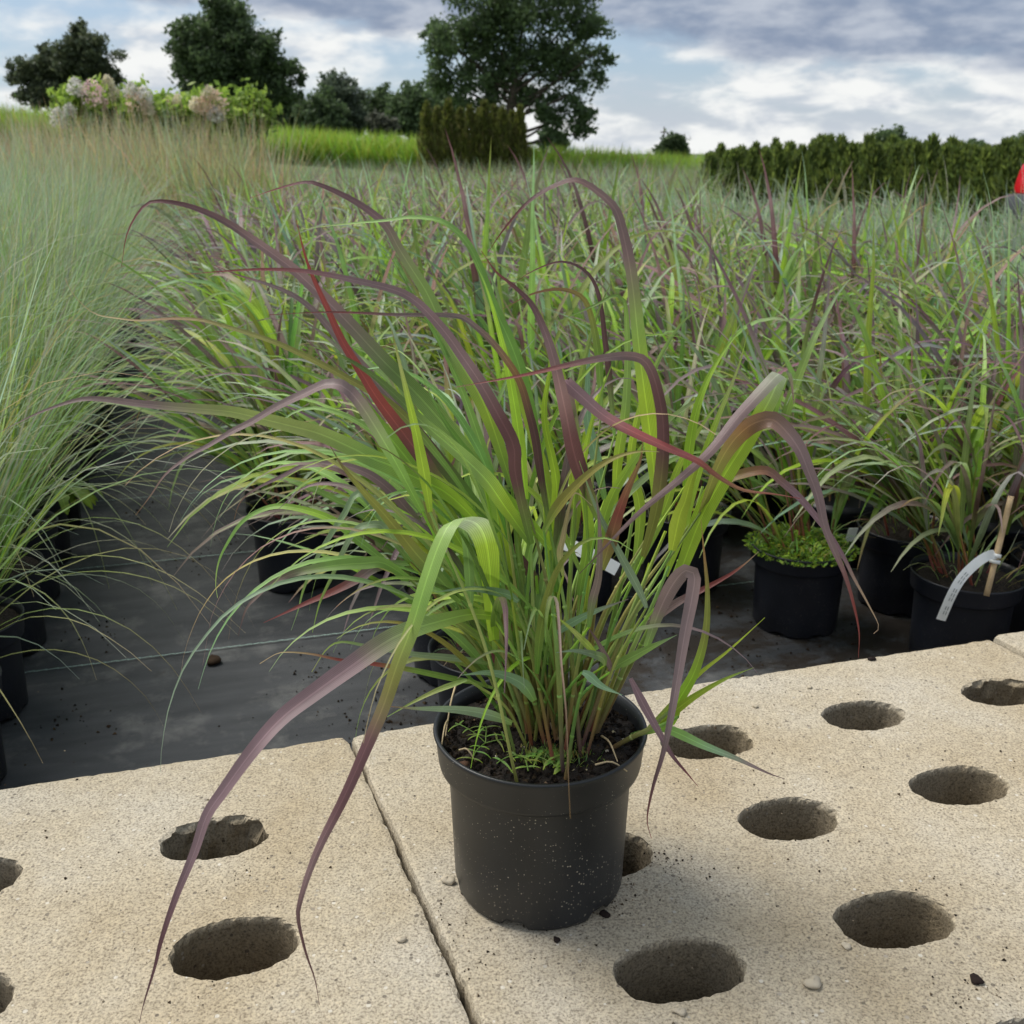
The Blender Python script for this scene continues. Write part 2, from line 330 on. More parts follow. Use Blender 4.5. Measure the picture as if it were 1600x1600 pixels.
def fabric_material():
    m, t, o = mat('woven_ground_fabric'); tcn = mnode(t, 'ShaderNodeTexCoord'); P_ = tcn.outputs['Object']
    sx = mnode(t, 'ShaderNodeSeparateXYZ', {0: P_})
    def sine(s, f): return mnode(t, 'ShaderNodeMath', {0: mnode(t, 'ShaderNodeMath', {0: s, 1: f}, operation='MULTIPLY').outputs[0]}, operation='SINE').outputs[0]
    wv = mnode(t, 'ShaderNodeMath', {0: sine(sx.outputs[0], 1500.0), 1: sine(sx.outputs[1], 1500.0)}, operation='MULTIPLY').outputs[0]
    mp_ = mnode(t, 'ShaderNodeMapping', {0: P_, 'Scale': (2.5, 14, 1)})
    st_ = mnode(t, 'ShaderNodeTexNoise', {'Vector': mp_.outputs[0], 'Scale': 2.0, 'Detail': 7.0, 'Roughness': .6})
    du = mnode(t, 'ShaderNodeTexNoise', {'Vector': P_, 'Scale': 9.0, 'Detail': 8.0, 'Roughness': .7})
    c = ramp(t, st_.outputs['Fac'], [(.3, (.030, .033, .038)), (.7, (.062, .066, .073))])
    c = mnode(t, 'ShaderNodeMix', {0: ramp(t, du.outputs['Fac'], [(.52, (0, 0, 0)), (.74, (.85,) * 3)]), 6: c, 7: (.16, .16, .158, 1)}, data_type='RGBA').outputs[2]
    di = mnode(t, 'ShaderNodeTexNoise', {'Vector': P_, 'Scale': 4.0, 'Detail': 9.0, 'Roughness': .8, 'Distortion': .4})
    # spilled compost lies thickest among the pots
    b = mnode(t, 'ShaderNodeMapRange', {0: sx.outputs[0], 1: .05, 2: .5, 3: .0, 4: .16}).outputs[0]
    dd = mnode(t, 'ShaderNodeMath', {0: di.outputs['Fac'], 1: b}, operation='ADD').outputs[0]
    c = mnode(t, 'ShaderNodeMix', {0: ramp(t, dd, [(.62, (0, 0, 0)), (.70, (.9,) * 3)]), 6: c, 7: (.022, .016, .012, 1)}, data_type='RGBA').outputs[2]
    p = mnode(t, 'ShaderNodeBsdfPrincipled', {'Base Color': c, 'Roughness': .62, 'Specular IOR Level': .3})
    t.links.new(mnode(t, 'ShaderNodeBump', {'Strength': .35, 'Distance': .001, 'Height': wv}).outputs[0], p.inputs['Normal'])
    t.links.new(p.outputs[0], o.inputs[0]); return m
M_FAB = fabric_material()

# ------------------------------------------------------------------ setting: ground, fabric
def gz(x, y):
    k = min(max((y - 24) / 20, 0), 1); k = k * k * (3 - 2 * k)
    return k * min(max(-.066 * x - .15, -.9), 1.5) - .03
mb = MB()
xs = np.concatenate([[-2500, -900, -300, -120], np.linspace(-60, 60, 41), [120, 300, 900, 2500]])
ys = np.concatenate([[-60, -8], np.linspace(0, 80, 41), [120, 250, 700, 1800, 4000]])
V = [(x, y, gz(x, y)) for y in ys for x in xs]; nx = len(xs)
mb.add(V, [(j * nx + i, j * nx + i + 1, (j + 1) * nx + i + 1, (j + 1) * nx + i) for j in range(len(ys) - 1) for i in range(nx - 1)])
m_ground, t, o = mat('meadow_ground'); tcn = mnode(t, 'ShaderNodeTexCoord')
nz = mnode(t, 'ShaderNodeTexNoise', {'Vector': tcn.outputs['Object'], 'Scale': .8, 'Detail': 8.0})
p = mnode(t, 'ShaderNodeBsdfPrincipled', {'Base Color': ramp(t, nz.outputs['Fac'], [(.35, (.05, .075, .02)), (.6, (.09, .12, .035)), (.75, (.12, .1, .06))]), 'Roughness': .95})
t.links.new(p.outputs[0], o.inputs[0])
tag(mb.obj('ground', m_ground), kind='structure')
mb = MB()
mb.add([(-7, .2, 0), (9, .2, 0), (9, 13, 0), (-7, 13, 0)], [(0, 1, 2, 3)])
fab = mb.obj('ground_fabric', M_FAB); fab.rotation_euler = (0, 0, A0); tag(fab, kind='structure')
m_str = plain('fabric_marker_thread', (.30, .42, .38), .7, .3, 300)
mb = MB()
rng = random.Random(5)
for i in range(160):                          # a twisted marker thread, small links along the line
    x = -.40 + i * .016
    mb.add([(x, -.0016, .001), (x + .018, -.0008, .002), (x + .018, .0014, .002), (x + .0, .0006, .001)], [(0, 1, 2, 3)])
thread = mb.mesh('marker_thread', m_str)
for k in range(9):
    o = bpy.data.objects.new('marker_thread', thread); link(o, fab); o.location = (-.05 if k else -.02, 1.753 + .475 * k, .002)
    o.scale = (1.2, 1, 1)

# ------------------------------------------------------------------ concrete slabs with oval holes
SLAB_Z = .21
def slab(name, s0, s1, t0, t1, holes_s, holes_t, seed, rough_holes, label):
    rng = random.Random(seed); mb = MB()
    def sh(s, t): return s + (.80 - t) * .085       # the course of slabs lies slightly askew
    loc = st((s0 + s1) / 2, (t0 + t1) / 2)
    def W_(s, t, z): return st(sh(s, t), t, z) - loc
    inset = .007; a0, a1, b0, b1 = s0 + inset, s1 - inset, t0 + inset, t1 - inset
    bs = [a0] + [(holes_s[i] + holes_s[i + 1]) / 2 for i in range(len(holes_s) - 1)] + [a1]
    bt = [b0] + [(holes_t[i] + holes_t[i + 1]) / 2 for i in range(len(holes_t) - 1)] + [b1]
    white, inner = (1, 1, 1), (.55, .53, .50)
    for i, hs in enumerate(holes_s):
        for j, ht in enumerate(holes_t):
            x0, x1, y0, y1 = bs[i] - hs, bs[i + 1] - hs, bt[j] - ht, bt[j + 1] - ht
            ang = sorted([2 * math.pi * k / 64 for k in range(64)] + [math.atan2(y, x) % (2 * math.pi) for x in (x0, x1) for y in (y0, y1)])
            n = len(ang); V, C = [], []
            A_, B_ = .054 + rng.uniform(-.002, .002), .0345 + rng.uniform(-.0015, .0015); e = rng.uniform(2.1, 2.6)
            ph = [rng.uniform(0, 6.3) for _ in range(6)]; rg = (i, j) in rough_holes
            def rad(a, k=1.0, nz_=1.0):
                c, s = abs(math.cos(a)), abs(math.sin(a))
                r = ((c / A_) ** e + (s / B_) ** e) ** (-1 / e)
                wv = .012 * math.sin(3 * a + ph[0]) + .01 * math.sin(7 * a + ph[1]) + .012 * math.sin(17 * a + ph[2]) + rng.uniform(-.022, .022)
                return r * k * (1 + wv * nz_)
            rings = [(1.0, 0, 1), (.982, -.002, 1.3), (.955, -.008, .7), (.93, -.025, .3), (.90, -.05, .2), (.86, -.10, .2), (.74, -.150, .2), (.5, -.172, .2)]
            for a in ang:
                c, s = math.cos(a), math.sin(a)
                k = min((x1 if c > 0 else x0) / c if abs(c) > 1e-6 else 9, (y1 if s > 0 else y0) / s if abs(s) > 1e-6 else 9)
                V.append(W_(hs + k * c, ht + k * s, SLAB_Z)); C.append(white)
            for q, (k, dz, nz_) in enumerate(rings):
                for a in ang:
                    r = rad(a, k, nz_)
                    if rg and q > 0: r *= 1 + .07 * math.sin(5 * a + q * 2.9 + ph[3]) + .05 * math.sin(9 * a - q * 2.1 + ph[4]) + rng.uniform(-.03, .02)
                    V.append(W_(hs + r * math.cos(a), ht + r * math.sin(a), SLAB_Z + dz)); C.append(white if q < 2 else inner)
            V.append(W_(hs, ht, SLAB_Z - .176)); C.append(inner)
            F = []
            for q in range(len(rings)):
                for k in range(n): F.append((q * n + k, q * n + (k + 1) % n, (q + 1) * n + (k + 1) % n, (q + 1) * n + k))
            L0 = len(rings) * n
            F += [(L0 + k, L0 + (k + 1) % n, (len(rings) + 1) * n) for k in range(n)]
            mb.add(V, F, C)
    # worn edge all round, then the sides
    per = []
    def edge(p0, p1, nrm):
        k = int(math.dist(p0, p1) / .006)
        for q in range(k):
            x = q / k; per.append(((p0[0] + (p1[0] - p0[0]) * x, p0[1] + (p1[1] - p0[1]) * x), nrm))
    edge((a0, b0), (a1, b0), (0, -1)); edge((a1, b0), (a1, b1), (1, 0)); edge((a1, b1), (a0, b1), (0, 1)); edge((a0, b1), (a0, b0), (-1, 0))
    n = len(per); V = []; wob = 0
    offs = []
    for k in range(n):
        wob = wob * .75 + rng.gauss(0, .0006); chip = -.002 * (rng.random() < .03)
        offs.append(min(.0015, wob) + chip)
    for lvl, (dz, ex) in enumerate(((0, 0), (-.0015, .0045), (-.007, .0064), (-.06, .0066), (-SLAB_Z + .002, .0066))):
        for k, ((s, t), nr) in enumerate(per):
            x = ex + (offs[k] if 0 < lvl < 4 else 0)
            corner = .0
            V.append(W_(s + nr[0] * x, t + nr[1] * x, SLAB_Z + dz))
    F = [(l * n + k, l * n + (k + 1) % n, (l + 1) * n + (k + 1) % n, (l + 1) * n + k) for l in range(4) for k in range(n)]
    mb.add(V, [f[::-1] for f in F], white)
    o = mb.obj(name, M_CONC, None, True, loc)
    for pl in o.data.polygons: pl.use_smooth = False
    return tag(o, label, 'concrete slab')
HT = [.455, .611, .766, .921]
slab('concrete_slab', .135, 1.03, .37, 1.053, [.31, .518, .725, .925], HT, 3, {(3, 3)}, 'sandy concrete slab with rows of oval holes under the potted purple grass')
slab('concrete_slab', -.76, .1325, .37, 1.053, [-.66, -.45, -.262, -.033], [.43, .585, .742, .900], 8, {(3, 3)}, 'sandy concrete slab with oval holes, bare of pots, beside the dark fabric path')
slab('concrete_slab', 1.038, 1.94, .37, 1.06, [1.2, 1.4, 1.61, 1.82], HT, 14, set(), 'sandy concrete slab corner in front of the pot with the white strip label')

# ------------------------------------------------------------------ pots
def pot_mesh(name, material, rt=.095, rb=.078, h=.162, seg=48, feet=True):
    mb = MB()
    ru = rb + (rt - .012 - rb) * .8
    prof = [(rb - .012, .004), (rb - .002, .0), (rb, .004), (rb + (ru - rb) * .5, h * .42), (ru, h - .036), (ru + .0005, h - .0345), (rt - .0050, h - .0335), (rt - .0042, h - .030), (rt - .002, h - .006),
            (rt, h - .002), (rt - .0008, h), (rt - .0035, h - .0005), (rt - .006, h - .01), (rt - .012, h - .04)]
    n = seg; V, F = [], []
    for j, (r, z) in enumerate(prof):
        for i in range(n):
            a = 2 * math.pi * i / n; zz = z
            if feet and j in (1, 2) and (i % (n // 6)) < max(2, n // 20): zz = z + .006     # arched notches of the foot
            V.append((r * math.cos(a), r * math.sin(a), zz))
    for j in range(len(prof) - 1):
        for i in range(n): F.append((j * n + i, j * n + (i + 1) % n, (j + 1) * n + (i + 1) % n, (j + 1) * n + i))
    F.append(tuple(range(n))[::-1])
    mb.add(V, F); return mb.mesh(name, material)
def soil_mesh(r, z, seed, rings=10, seg=40, amp=.004):
    rng = random.Random(seed); mb = MB(); V = [(0, 0, z + amp)]; F = []
    for j in range(1, rings + 1):
        for i in range(seg):
            a = 2 * math.pi * i / seg; q = j / rings
            V.append((r * q * math.cos(a), r * q * math.sin(a), z + .010 * (1 - q * q) + rng.uniform(-amp, amp) * (q < .99)))
    F += [(0, 1 + i, 1 + (i + 1) % seg) for i in range(seg)]
    for j in range(rings - 1):
        for i in range(seg): F.append((1 + j * seg + i, 1 + (j + 1) * seg + i, 1 + (j + 1) * seg + (i + 1) % seg, 1 + j * seg + (i + 1) % seg))
    mb.add(V, F); return mb.mesh('soil', M_SOIL)

# colours of the leaves; mauve P has the sky's sheen painted in
PAL = {'G': (.40, .58, .055), 'g': (.21, .36, .065), 'e': (.29, .45, .11), 'b': (.29, .41, .24), 'P': (.29, .19, .192), 'p': (.145, .068, .074),
       'r': (.28, .065, .060), 'o': (.27, .27, .065), 't': (.56, .43, .25), 'y': (.44, .50, .15), 'h': (.42, .50, .34), 'n': (.30, .16, .075), 'k': (.15, .24, .06)}
def cols(s, rng=None, j=.10):
    c = np.array([PAL[x] for x in s])
    if rng: c = c * np.array([1 + rng.uniform(-j, j), 1 + rng.uniform(-j, j), 1 + rng.uniform(-j, j)])
    return c if len(c) > 1 else np.vstack([c, c])

# ------------------------------------------------------------------ the potted grass in front
HC = np.array((.025, .797, SLAB_Z + .0015)); HPOT = .160
hero = empty('grass_plant', HC, 0, 'large green and purple grass in a dusty black pot standing on the concrete slab', 'potted grass')
o = bpy.data.objects.new('pot', pot_mesh('pot', M_POT, seg=96, h=HPOT)); link(o, hero)
o.rotation_euler = (0, 0, .12)
o = bpy.data.objects.new('soil', soil_mesh(.0905, HPOT - .016, 4, 16, 64, .0035)); link(o, hero)
SOIL_Z = HC[2] + HPOT - .008
VIEW = np.array((0, -CP, SP))
REF = np.array((0, -.8, .6))
# every leaf: photograph points from stem to tip, forward distance of base .. tip, width in mm, colours from base to tip
LV = [
 ('790 800,735 715,660 625,600 565,540 500,482 442,447 412,395 375,347 344,294 322,240 315,216 333,198 368,190 416', (.80, .84, .80), 15, 'gekPPpr'),
 ('720 800,640 690,592 626,570 591,535 534,509 477,487 429,474 390,463 344', (.79, .76, .74), 11, 'gprrrr'),
 ('800 760,760 640,723 574,701 539,684 495,666 456,644 421,622 386,605 355,579 331,544 309,500 289,474 285,430 296,390 310', (.82, .86, .88), 14, 'gGeePpr'),
 ('1028 810,1020 720,1012 650,1002 575,995 510,990 460,982 405,972 360,960 325,930 297,902 282,875 287,830 312,790 355,762 395', (.82, .80, .84), 17, 'gGGePPpr'),
 ('935 810,907 740,895 700,885 650,872 590,862 550,850 515,830 475,800 445,775 425,752 392', (.78, .74, .76), 12.5, 'gppPPpr'),
 ('1005 870,1025 800,1035 730,1037 675,1032 630,1020 585,1005 562,980 556,940 560,890 570,830 584,770 595,712 605', (.77, .72, .70, .68), 10, 'ooppPrr'),
 ('905 690,885 610,880 594,910 620,945 650,990 675,1040 698,1090 720,1120 743,1160 765,1210 772,1250 779', (.78, .75, .70, .68), 9, 'gPPrrnr'),
 ('1095 800,1119 734,1143 692,1167 668,1187 658,1208 656,1229 675,1249 703,1263 737,1277 775,1287 820,1301 857,1318 895,1332 940,1342 988,1341 1028', (.79, .74, .70, .70), 14, 'oonPPPrr'),
 ('1085 810,1132 754,1163 740,1198 736,1222 754,1246 775,1270 802,1297 837,1318 871,1335 905,1356 943,1373 978,1365 990', (.80, .78, .75), 7, 'gonPPPtt'),
 ('770 962,735 960,690 970,640 985,600 1005,550 1040,489 1084,439 1123,394 1174,349 1236,323 1275,304 1331,276 1399,253 1466,242 1511,225 1567,218 1598', (.76, .70, .64, .60, .57), 16, 'GePPPPpp'),
 ('760 830,700 772,644 744,612 728,581 716,550 700,500 678,456 666,403 653,357 643,284 637,211 630,162 624,122 625,61 645,0 675', (.78, .76, .74, .72), 14, 'GGeyyPPP'),
 ('660 800,600 690,550 615,515 600,475 616,431 637,394 659,362 675,325 697,300 710,260 740,235 775,212 805', (.74, .70, .72, .74), 8.5, 'gePPPPn'),
 ('640 905,600 880,570 880,519 884,456 897,419 916,400 934,384 953,372 994', (.80, .79, .78), 9, 'geePPp'),
 ('640 880,590 885,556 906,519 925,475 944,412 973', (.84, .83, .82), 8.5, 'gPrrr'),
 ('620 850,566 772,537 806,512 844,494 875,475 919,466 953,455 985', (.86, .86, .85), 6.5, 'gbbbeb'),
 ('640 880,600 825,581 820,556 828,534 866,519 900,500 941,488 988', (.84, .83, .82), 6, 'gbbee'),
 ('640 915,594 872,559 844,525 816,487 800,441 791,409 797,378 816,353 853,341 881,337 912,340 934', (.86, .88, .90), 7, 'geGeey'),
 ('690 860,644 806,612 769,581 744,550 731,519 725,475 728,441 744,409 759,384 775,372 791,366 812', (.86, .88, .90), 8, 'gPPPPn'),
 ('720 940,659 875,631 841,600 803,569 769,537 731,516 697', (.76, .74, .72), 11, 'gkooop'),
 ('740 800,703 775,675 762,650 734,625 703,597 669,566 631,534 606,490 585,450 580', (.80, .77, .76), 17, 'Gggggek'),
 ('830 850,789 792,762 753,732 722,692 687,657 657,622 622,580 585,530 555,480 540', (.79, .76, .75), 15, 'gGeekkg'),
 ('672 800,667 765,660 725,650 675,637 620,625 570,612 515', (.72, .71, .70), 7.5, 'GGGGyo'),
 ('850 760,832 660,820 610,810 570,795 530,770 475,750 420,730 380,705 355,680 343,640 340,600 345,540 350,470 358', (.82, .84, .86), 9, 'Ggggeey'),
 ('822 780,810 675,800 610,790 560,775 500,760 450,740 405', (.80, .80, .79), 8, 'GGGGGe'),
 ('860 830,845 740,837 685,826 640,812 595,790 560,765 530,740 508,720 495,680 492,620 492,560 489,500 488,420 492', (.80, .76, .74), 6, 'gppnPPrr'),
 ('830 850,806 744,802 696,776 644,749 596,719 552,697 521,666 486,640 464,609 451,544 436,478 424,412 421,347 424,290 429', (.78, .75, .72), 9.5, 'gppPPPrr'),
 ('780 830,720 760,657 683,622 635,587 596,552 556,522 521,491 486,456 460,412 442,369 429,329 412', (.82, .84, .86), 11, 'gkpPPPPr'),
 ('740 790,690 720,620 640,540 590,450 544,391 522,344 508,312 500,266 498,219 501,181 497,150 491,128 475,112 456,101 434', (.78, .80, .82), 6, 'geoooontt'),
 ('1070 760,1082 670,1095 620,1115 575,1145 530,1172 503', (.84, .84, .85), 7.5, 'GGGGe'),
 ('1040 900,1065 830,1075 790,1090 740,1115 670,1135 620,1155 570,1168 520', (.82, .83, .84), 8, 'GGGGyG'),
 ('1050 860,1062 805,1070 785,1080 750,1095 715,1112 690', (.78, .76, .75), 12, 'GGGGg'),
 ('940 890,955 840,965 805,980 765,1000 720,1004 690', (.76, .74, .73), 10, 'onrnn'),
 ('850 830,870 795,900 760,935 730,970 712,1005 705,1030 706', (.74, .71, .69), 8, 'goooo'),
 ('945 780,930 710,922 675,918 650,918 600,920 550,915 505', (.90, .92, .93), 9, 'ebbbb'),
 ('940 640,935 560,925 500,910 465,875 452,830 460,785 483', (.88, .88, .86), 6, 'egonn'),
 ('960 680,950 570,945 530,940 485,930 445,910 420,875 409,830 425,795 450', (.90, .90, .90), 5, 'epppr'),
 ('960 800,965 720,978 630,980 530,975 470,960 462,940 472,900 490,865 505', (.88, .88, .87), 8.5, 'GGeegg'),
 ('1010 1010,1030 955,1050 915,1070 892,1085 898,1082 930,1070 990,1060 1050,1047 1125,1035 1180,1020 1230,1011 1280,1018 1310', (.78, .74, .69, .66), 11, 'ePPPPPpr'),
 ('990 1000,1010 975,1060 940,1100 920,1140 898,1165 880,1185 862', (.82, .82, .82), 7, 'gPPrrt'),
 ('985 1150,1045 1130,1060 1095,1085 1050,1102 990,1105 925,1100 865,1095 812', (.80, .79, .76), 8.5, 'eGGoonn'),
 ('1010 1140,1055 1095,1090 1055,1140 1015,1195 965', (.80, .80, .81), 4.5, 'eGGG'),
 ('1020 1138,1055 1110,1090 1085,1135 1060,1178 1043', (.80, .78, .77), 7, 'GGGe'),
 ('1015 1140,1045 1140,1100 1165,1150 1185,1200 1208,1226 1217', (.80, .78, .75), 7.5, 'eebPp'),
 ('985 1060,1005 1100,1030 1145,1050 1180,1075 1210,1090 1228', (.76, .73, .71), 6.5, 'PPPpr'),
 ('835 1095,818 1070,790 1056,760 1051,720 1055', (.74, .73, .72), 9, 'ebbb'),
 ('800 1130,775 1120,740 1112,700 1108,650 1107,610 1104', (.75, .73, .71), 7.5, 'ebbbn'),
 ('730 1062,715 1067,680 1080,640 1100,605 1120', (.74, .73, .72), 4, 'eye'),
 ('770 1075,740 1066,715 1062,644 1047,581 1037,531 1031,487 1022,450 1019,431 1022,406 1037', (.78, .77, .76), 4.5, 'eggrrtt'),
 ('770 1040,750 1034,706 1028,644 1022,581 1011,534 1003,510 1015,487 1050', (.80, .79, .78), 5, 'ebbbey'),
 ('810 940,795 930,760 922,725 920,680 925', (.76, .74, .73), 6.5, 'bbbb'),
 ('945 1040,940 1027,900 1017,868 1020', (.76, .74, .73), 6.5, 'ebb'),
 ('960 1045,967 1038,1000 1020,1030 1005,1058 992', (.77, .76, .75), 7.5, 'eeeb'),
 ('910 1050,920 1055,940 1072,972 1086', (.74, .73, .72), 6.5, 'bbb'),
 ('930 1020,925 1015,895 985,865 960', (.75, .74, .73), 5, 'GyG'),
 ('955 1050,950 1035,935 1005,915 975', (.77, .76, .75), 5, 'PPp'),
 ('870 990,890 975,930 955,982 936', (.76, .75, .74), 6, 'bbP'),
 ('860 860,845 838,805 795,765 750,725 700,690 650,660 590', (.80, .80, .80), 9.5, 'GGgge'),
 ('860 960,845 920,810 870,780 835,740 800,700 745,680 690', (.82, .84, .85), 8, 'gppPP'),
 ('920 980,925 940,935 900,937 830,930 760', (.74, .73, .72), 6, 'gPPPP'),
 ('1010 950,1000 925,960 850,930 790,905 720', (.76, .75, .74), 6, 'bbbbe'),
 ('880 900,875 865,880 840,890 790,900 770,925 790', (.75, .74, .73), 4.5, 'yttt'),
 ('780 955,790 900,780 830,770 760,740 660,700 560,650 470,610 400', (.82, .84, .85), 10, 'GGeegk'),
 ('890 870,900 790,890 700,905 600,930 500,960 430', (.86, .88, .90), 9, 'gGGee'),
 ('870 850,850 740,820 640,790 520,770 440,720 380', (.86, .88, .90), 9, 'gGGeb'),
 ('990 900,1000 800,985 720,1000 640,1030 560,1070 500,1120 470', (.88, .90, .93), 9, 'gGGee'),
 ('760 940,720 850,660 760,600 690,540 650,470 640,400 690', (.84, .87, .90), 9, 'gGeeb'),
 ('930 880,950 790,990 720,1040 660,1100 620,1150 615', (.84, .86, .88), 8, 'gGeP'),
 ('800 900,770 800,720 700,660 620,590 560,520 530', (.86, .89, .92), 10, 'gGGee'),
 ('710 900,660 840,600 790,540 760,480 760,430 800', (.84, .86, .88), 7.5, 'gePP'),
 ('1000 880,1040 790,1060 730,1100 660,1140 610', (.86, .88, .90), 8, 'gGGe'),
 ('870 960,860 860,870 760,850 650,860 560,840 470', (.82, .82, .82), 9, 'gGGGe'),
 ('905 930,920 830,910 740,930 640,960 560', (.80, .79, .78), 8, 'gGGg'),
]
def pix(s): return [tuple(float(q) for q in a.split()) for a in s.split(',')]
rng = random.Random(21)
bases = []
HT_ = np.linspace(0, 1, 24); HPROF = (HT_, np.minimum(1, .45 + HT_ * 2.8) * np.clip(1 - np.maximum(HT_ - .26, 0) / .74, 0, 1) ** .95)
def hero_leaf(P, wid, c, **k):
    mb = MB(); P = np.asarray(P); org = P[0].copy()
    k.setdefault('prof', HPROF); blade(mb, P - org, wid, c, across=5, **k)
    return mb.obj('leaf', M_HLEAF, hero, True, org - HC)
for s, dep, wmm, cc in LV:
    px = pix(s); L_ = np.concatenate([[0], np.cumsum([math.dist(px[i], px[i + 1]) for i in range(len(px) - 1)])]); L_ /= L_[-1]
    ds = np.interp(L_, np.linspace(0, 1, len(dep)), dep)
    P = spline([at(u, v, y) for (u, v), y in zip(px, ds)], max(16, len(px) * 4))
    r_ = REF + np.array((rng.uniform(-.3, .3), rng.uniform(-.2, .2), 0))
    hero_leaf(P, (wmm * 1.15 if wmm < 10 else 11.5 + (wmm - 10) * .72) * .001, cols(cc, rng, .08), ref=r_, relax=.2, fold=rng.uniform(.1, .35))
    bases.append((P[0], wmm))
# two leaves that buckle and hang over
FOLD = [
 ([(1040, 930, .80), (1060, 900, .80), (1095, 810, .79), (1130, 745, .78), (1165, 690, .77), (1200, 630, .762), (1216, 594, .752), (1219, 585, .742), (1212, 588, .732), (1180, 622, .725), (1150, 655, .72), (1110, 705, .71), (1060, 750, .71), (1000, 800, .71), (950, 850, .715), (905, 897, .72)], 16, 'gGGGGhPPPPp', (.8, -.15, .45)),
 ([(772, 1000, .765), (768, 955, .76), (766, 900, .75), (760, 850, .735), (748, 822, .715), (728, 812, .690), (706, 815, .668), (686, 850, .655), (665, 910, .645), (645, 975, .635), (620, 1040, .625), (600, 1100, .62), (575, 1160, .61), (540, 1240, .60), (500, 1320, .59), (480, 1370, .585), (467, 1415, .58), (466, 1440, .578), (478, 1490, .572), (492, 1530, .568), (499, 1570, .563)], 19, 'GGGhegoppPpp', (.93, .25, .05)),
]
for q, wmm, cc, s0 in FOLD:
    P = spline([at(*a) for a in q], 72)
    hero_leaf(P, wmm * .001, cols(cc), ref=REF, relax=.03, fold=.15, side0=s0)
    bases.append((P[0], wmm))
# culms: one under every leaf, rising from the crown in the pot
STEMS = ['805 1145,765 1090,735 1060,712 1036', '835 1155,810 1090,790 1030,775 960,765 890', '838 1150,815 1080,800 1010,790 940,775 850,758 760', '862 1150,845 1080,830 1000,812 920,795 830,780 740',
 '865 1135,862 1050,858 960,855 870,850 780', '872 1130,870 1040,868 950,872 860,880 760', '920 1150,945 1080,965 1010,985 960,1010 900,1040 830', '930 1140,960 1060,985 990,1000 930,1015 880',
 '940 1130,975 1060,1005 1000,1035 940,1060 880,1078 830,1098 760', '895 1120,915 1050,925 980,935 900,945 820', '880 1125,885 1040,888 950,895 850,905 740', '790 1110,745 1010,725 960,700 910',
 '825 1150,800 1060,775 990,745 900,712 815', '850 1150,832 1060,820 960,808 860,800 760', '905 1130,935 1060,955 980,975 890,990 800', '955 1170,985 1153,1015 1138,1045 1112', '965 1165,990 1150,1020 1140,1060 1120',
 '845 1140,826 1050,815 970,806 890', '915 1140,935 1090,950 1040,968 985', '870 1140,853 1060,845 985,838 900', '930 1150,962 1075,990 1010,1022 940,1045 885', '855 1120,845 1040,835 960,832 880', '890 1140,905 1060,912 980,920 900']
def stem(P, r0, r1, c, node=None):
    mb = MB(); P = np.asarray(P); org = P[0].copy(); tube(mb, P - org, [r0, r0 * .95, r1], 8, c)
    L_ = len(P)
    if node is None: node = [int(L_ * .35), int(L_ * .68)]
    for k in node: lathe_at(mb, P[k] - org, P[min(k + 1, L_ - 1)] - P[k - 1], r0 * 1.12, c)
    return mb.obj('stem', M_STEM, hero, True, org - HC)
def lathe_at(mb, p, axis, r, c):
    ax = axis / (np.linalg.norm(axis) + 1e-9)
    tube(mb, [p - ax * .0022, p - ax * .0012, p + ax * .0004, p + ax * .0016], [r * .6, r, r, r * .6], 8, np.asarray(c)[len(c) // 2] * 1.1 if np.asarray(c).ndim == 2 else c)
SC = ['nooeg', 'poeg', 'noye', 'roeG', 'nkge', 'oyeG', 'okgG', 'oyye']
for s in STEMS:
    px = pix(s); b = atz(px[0][0], px[0][1], SOIL_Z - .004)
    y1 = HC[1] + (b[1] - HC[1]) * 1.6 + rng.uniform(-.02, .02)
    pts = [b] + [at(u, v, b[1] + (y1 - b[1]) * (i + 1) / (len(px) - 1)) for i, (u, v) in enumerate(px[1:])]
    stem(spline(pts, 18), rng.uniform(.0018, .0026), .0012, cols(rng.choice(SC), rng, .15))
for b, wmm in bases:
    if b[2] < .44: continue
    c0 = np.array((HC[0] + .008 + (b[0] - HC[0]) * .26 + rng.gauss(0, .012), HC[1] + (b[1] - HC[1]) * .4 + rng.gauss(0, .018), SOIL_Z - .004))
    mid = c0 * .5 + b * .5; mid[0] -= (b[0] - c0[0]) * .10; mid[2] += .01
    stem(spline([c0, mid, b], 16), rng.uniform(.0013, .0020), .0009, cols(rng.choice(SC), rng, .15))
# more leaves inside the clump
for i in range(56):
    a = rng.uniform(0, 2 * math.pi); h = rng.uniform(.03, .20)
    lean = rng.gauss(-.28, .34); ly = rng.gauss(.12, .30)
    b = np.array((HC[0] + lean * h * .75 + rng.gauss(0, .018), HC[1] + ly * h * .6 + rng.gauss(0, .02), SOIL_Z + h))
    d0 = np.array((lean * 1.2 + rng.gauss(0, .25), ly + rng.gauss(0, .22), 1.0))
    P = grow(b, d0, rng.uniform(.14, .28), rng.uniform(.5, 1.4), 16, rng, .02)
    hero_leaf(P, rng.uniform(.005, .0095), cols(rng.choice(['gGGe', 'geeb', 'gGge', 'gGG', 'eeP', 'gePP', 'gpPP', 'geb', 'gooe', 'gkgn']), rng, .15), ref=(0, -.3, .95), relax=.1, fold=.3)
    if i % 4 == 0:
        c0 = np.array((HC[0] + (b[0] - HC[0]) * .3, HC[1] + (b[1] - HC[1]) * .4, SOIL_Z - .004))
        stem(spline([c0, (c0 + b) / 2 + (0, 0, .006), b], 10), .0018, .001, cols(rng.choice(SC), rng, .15))
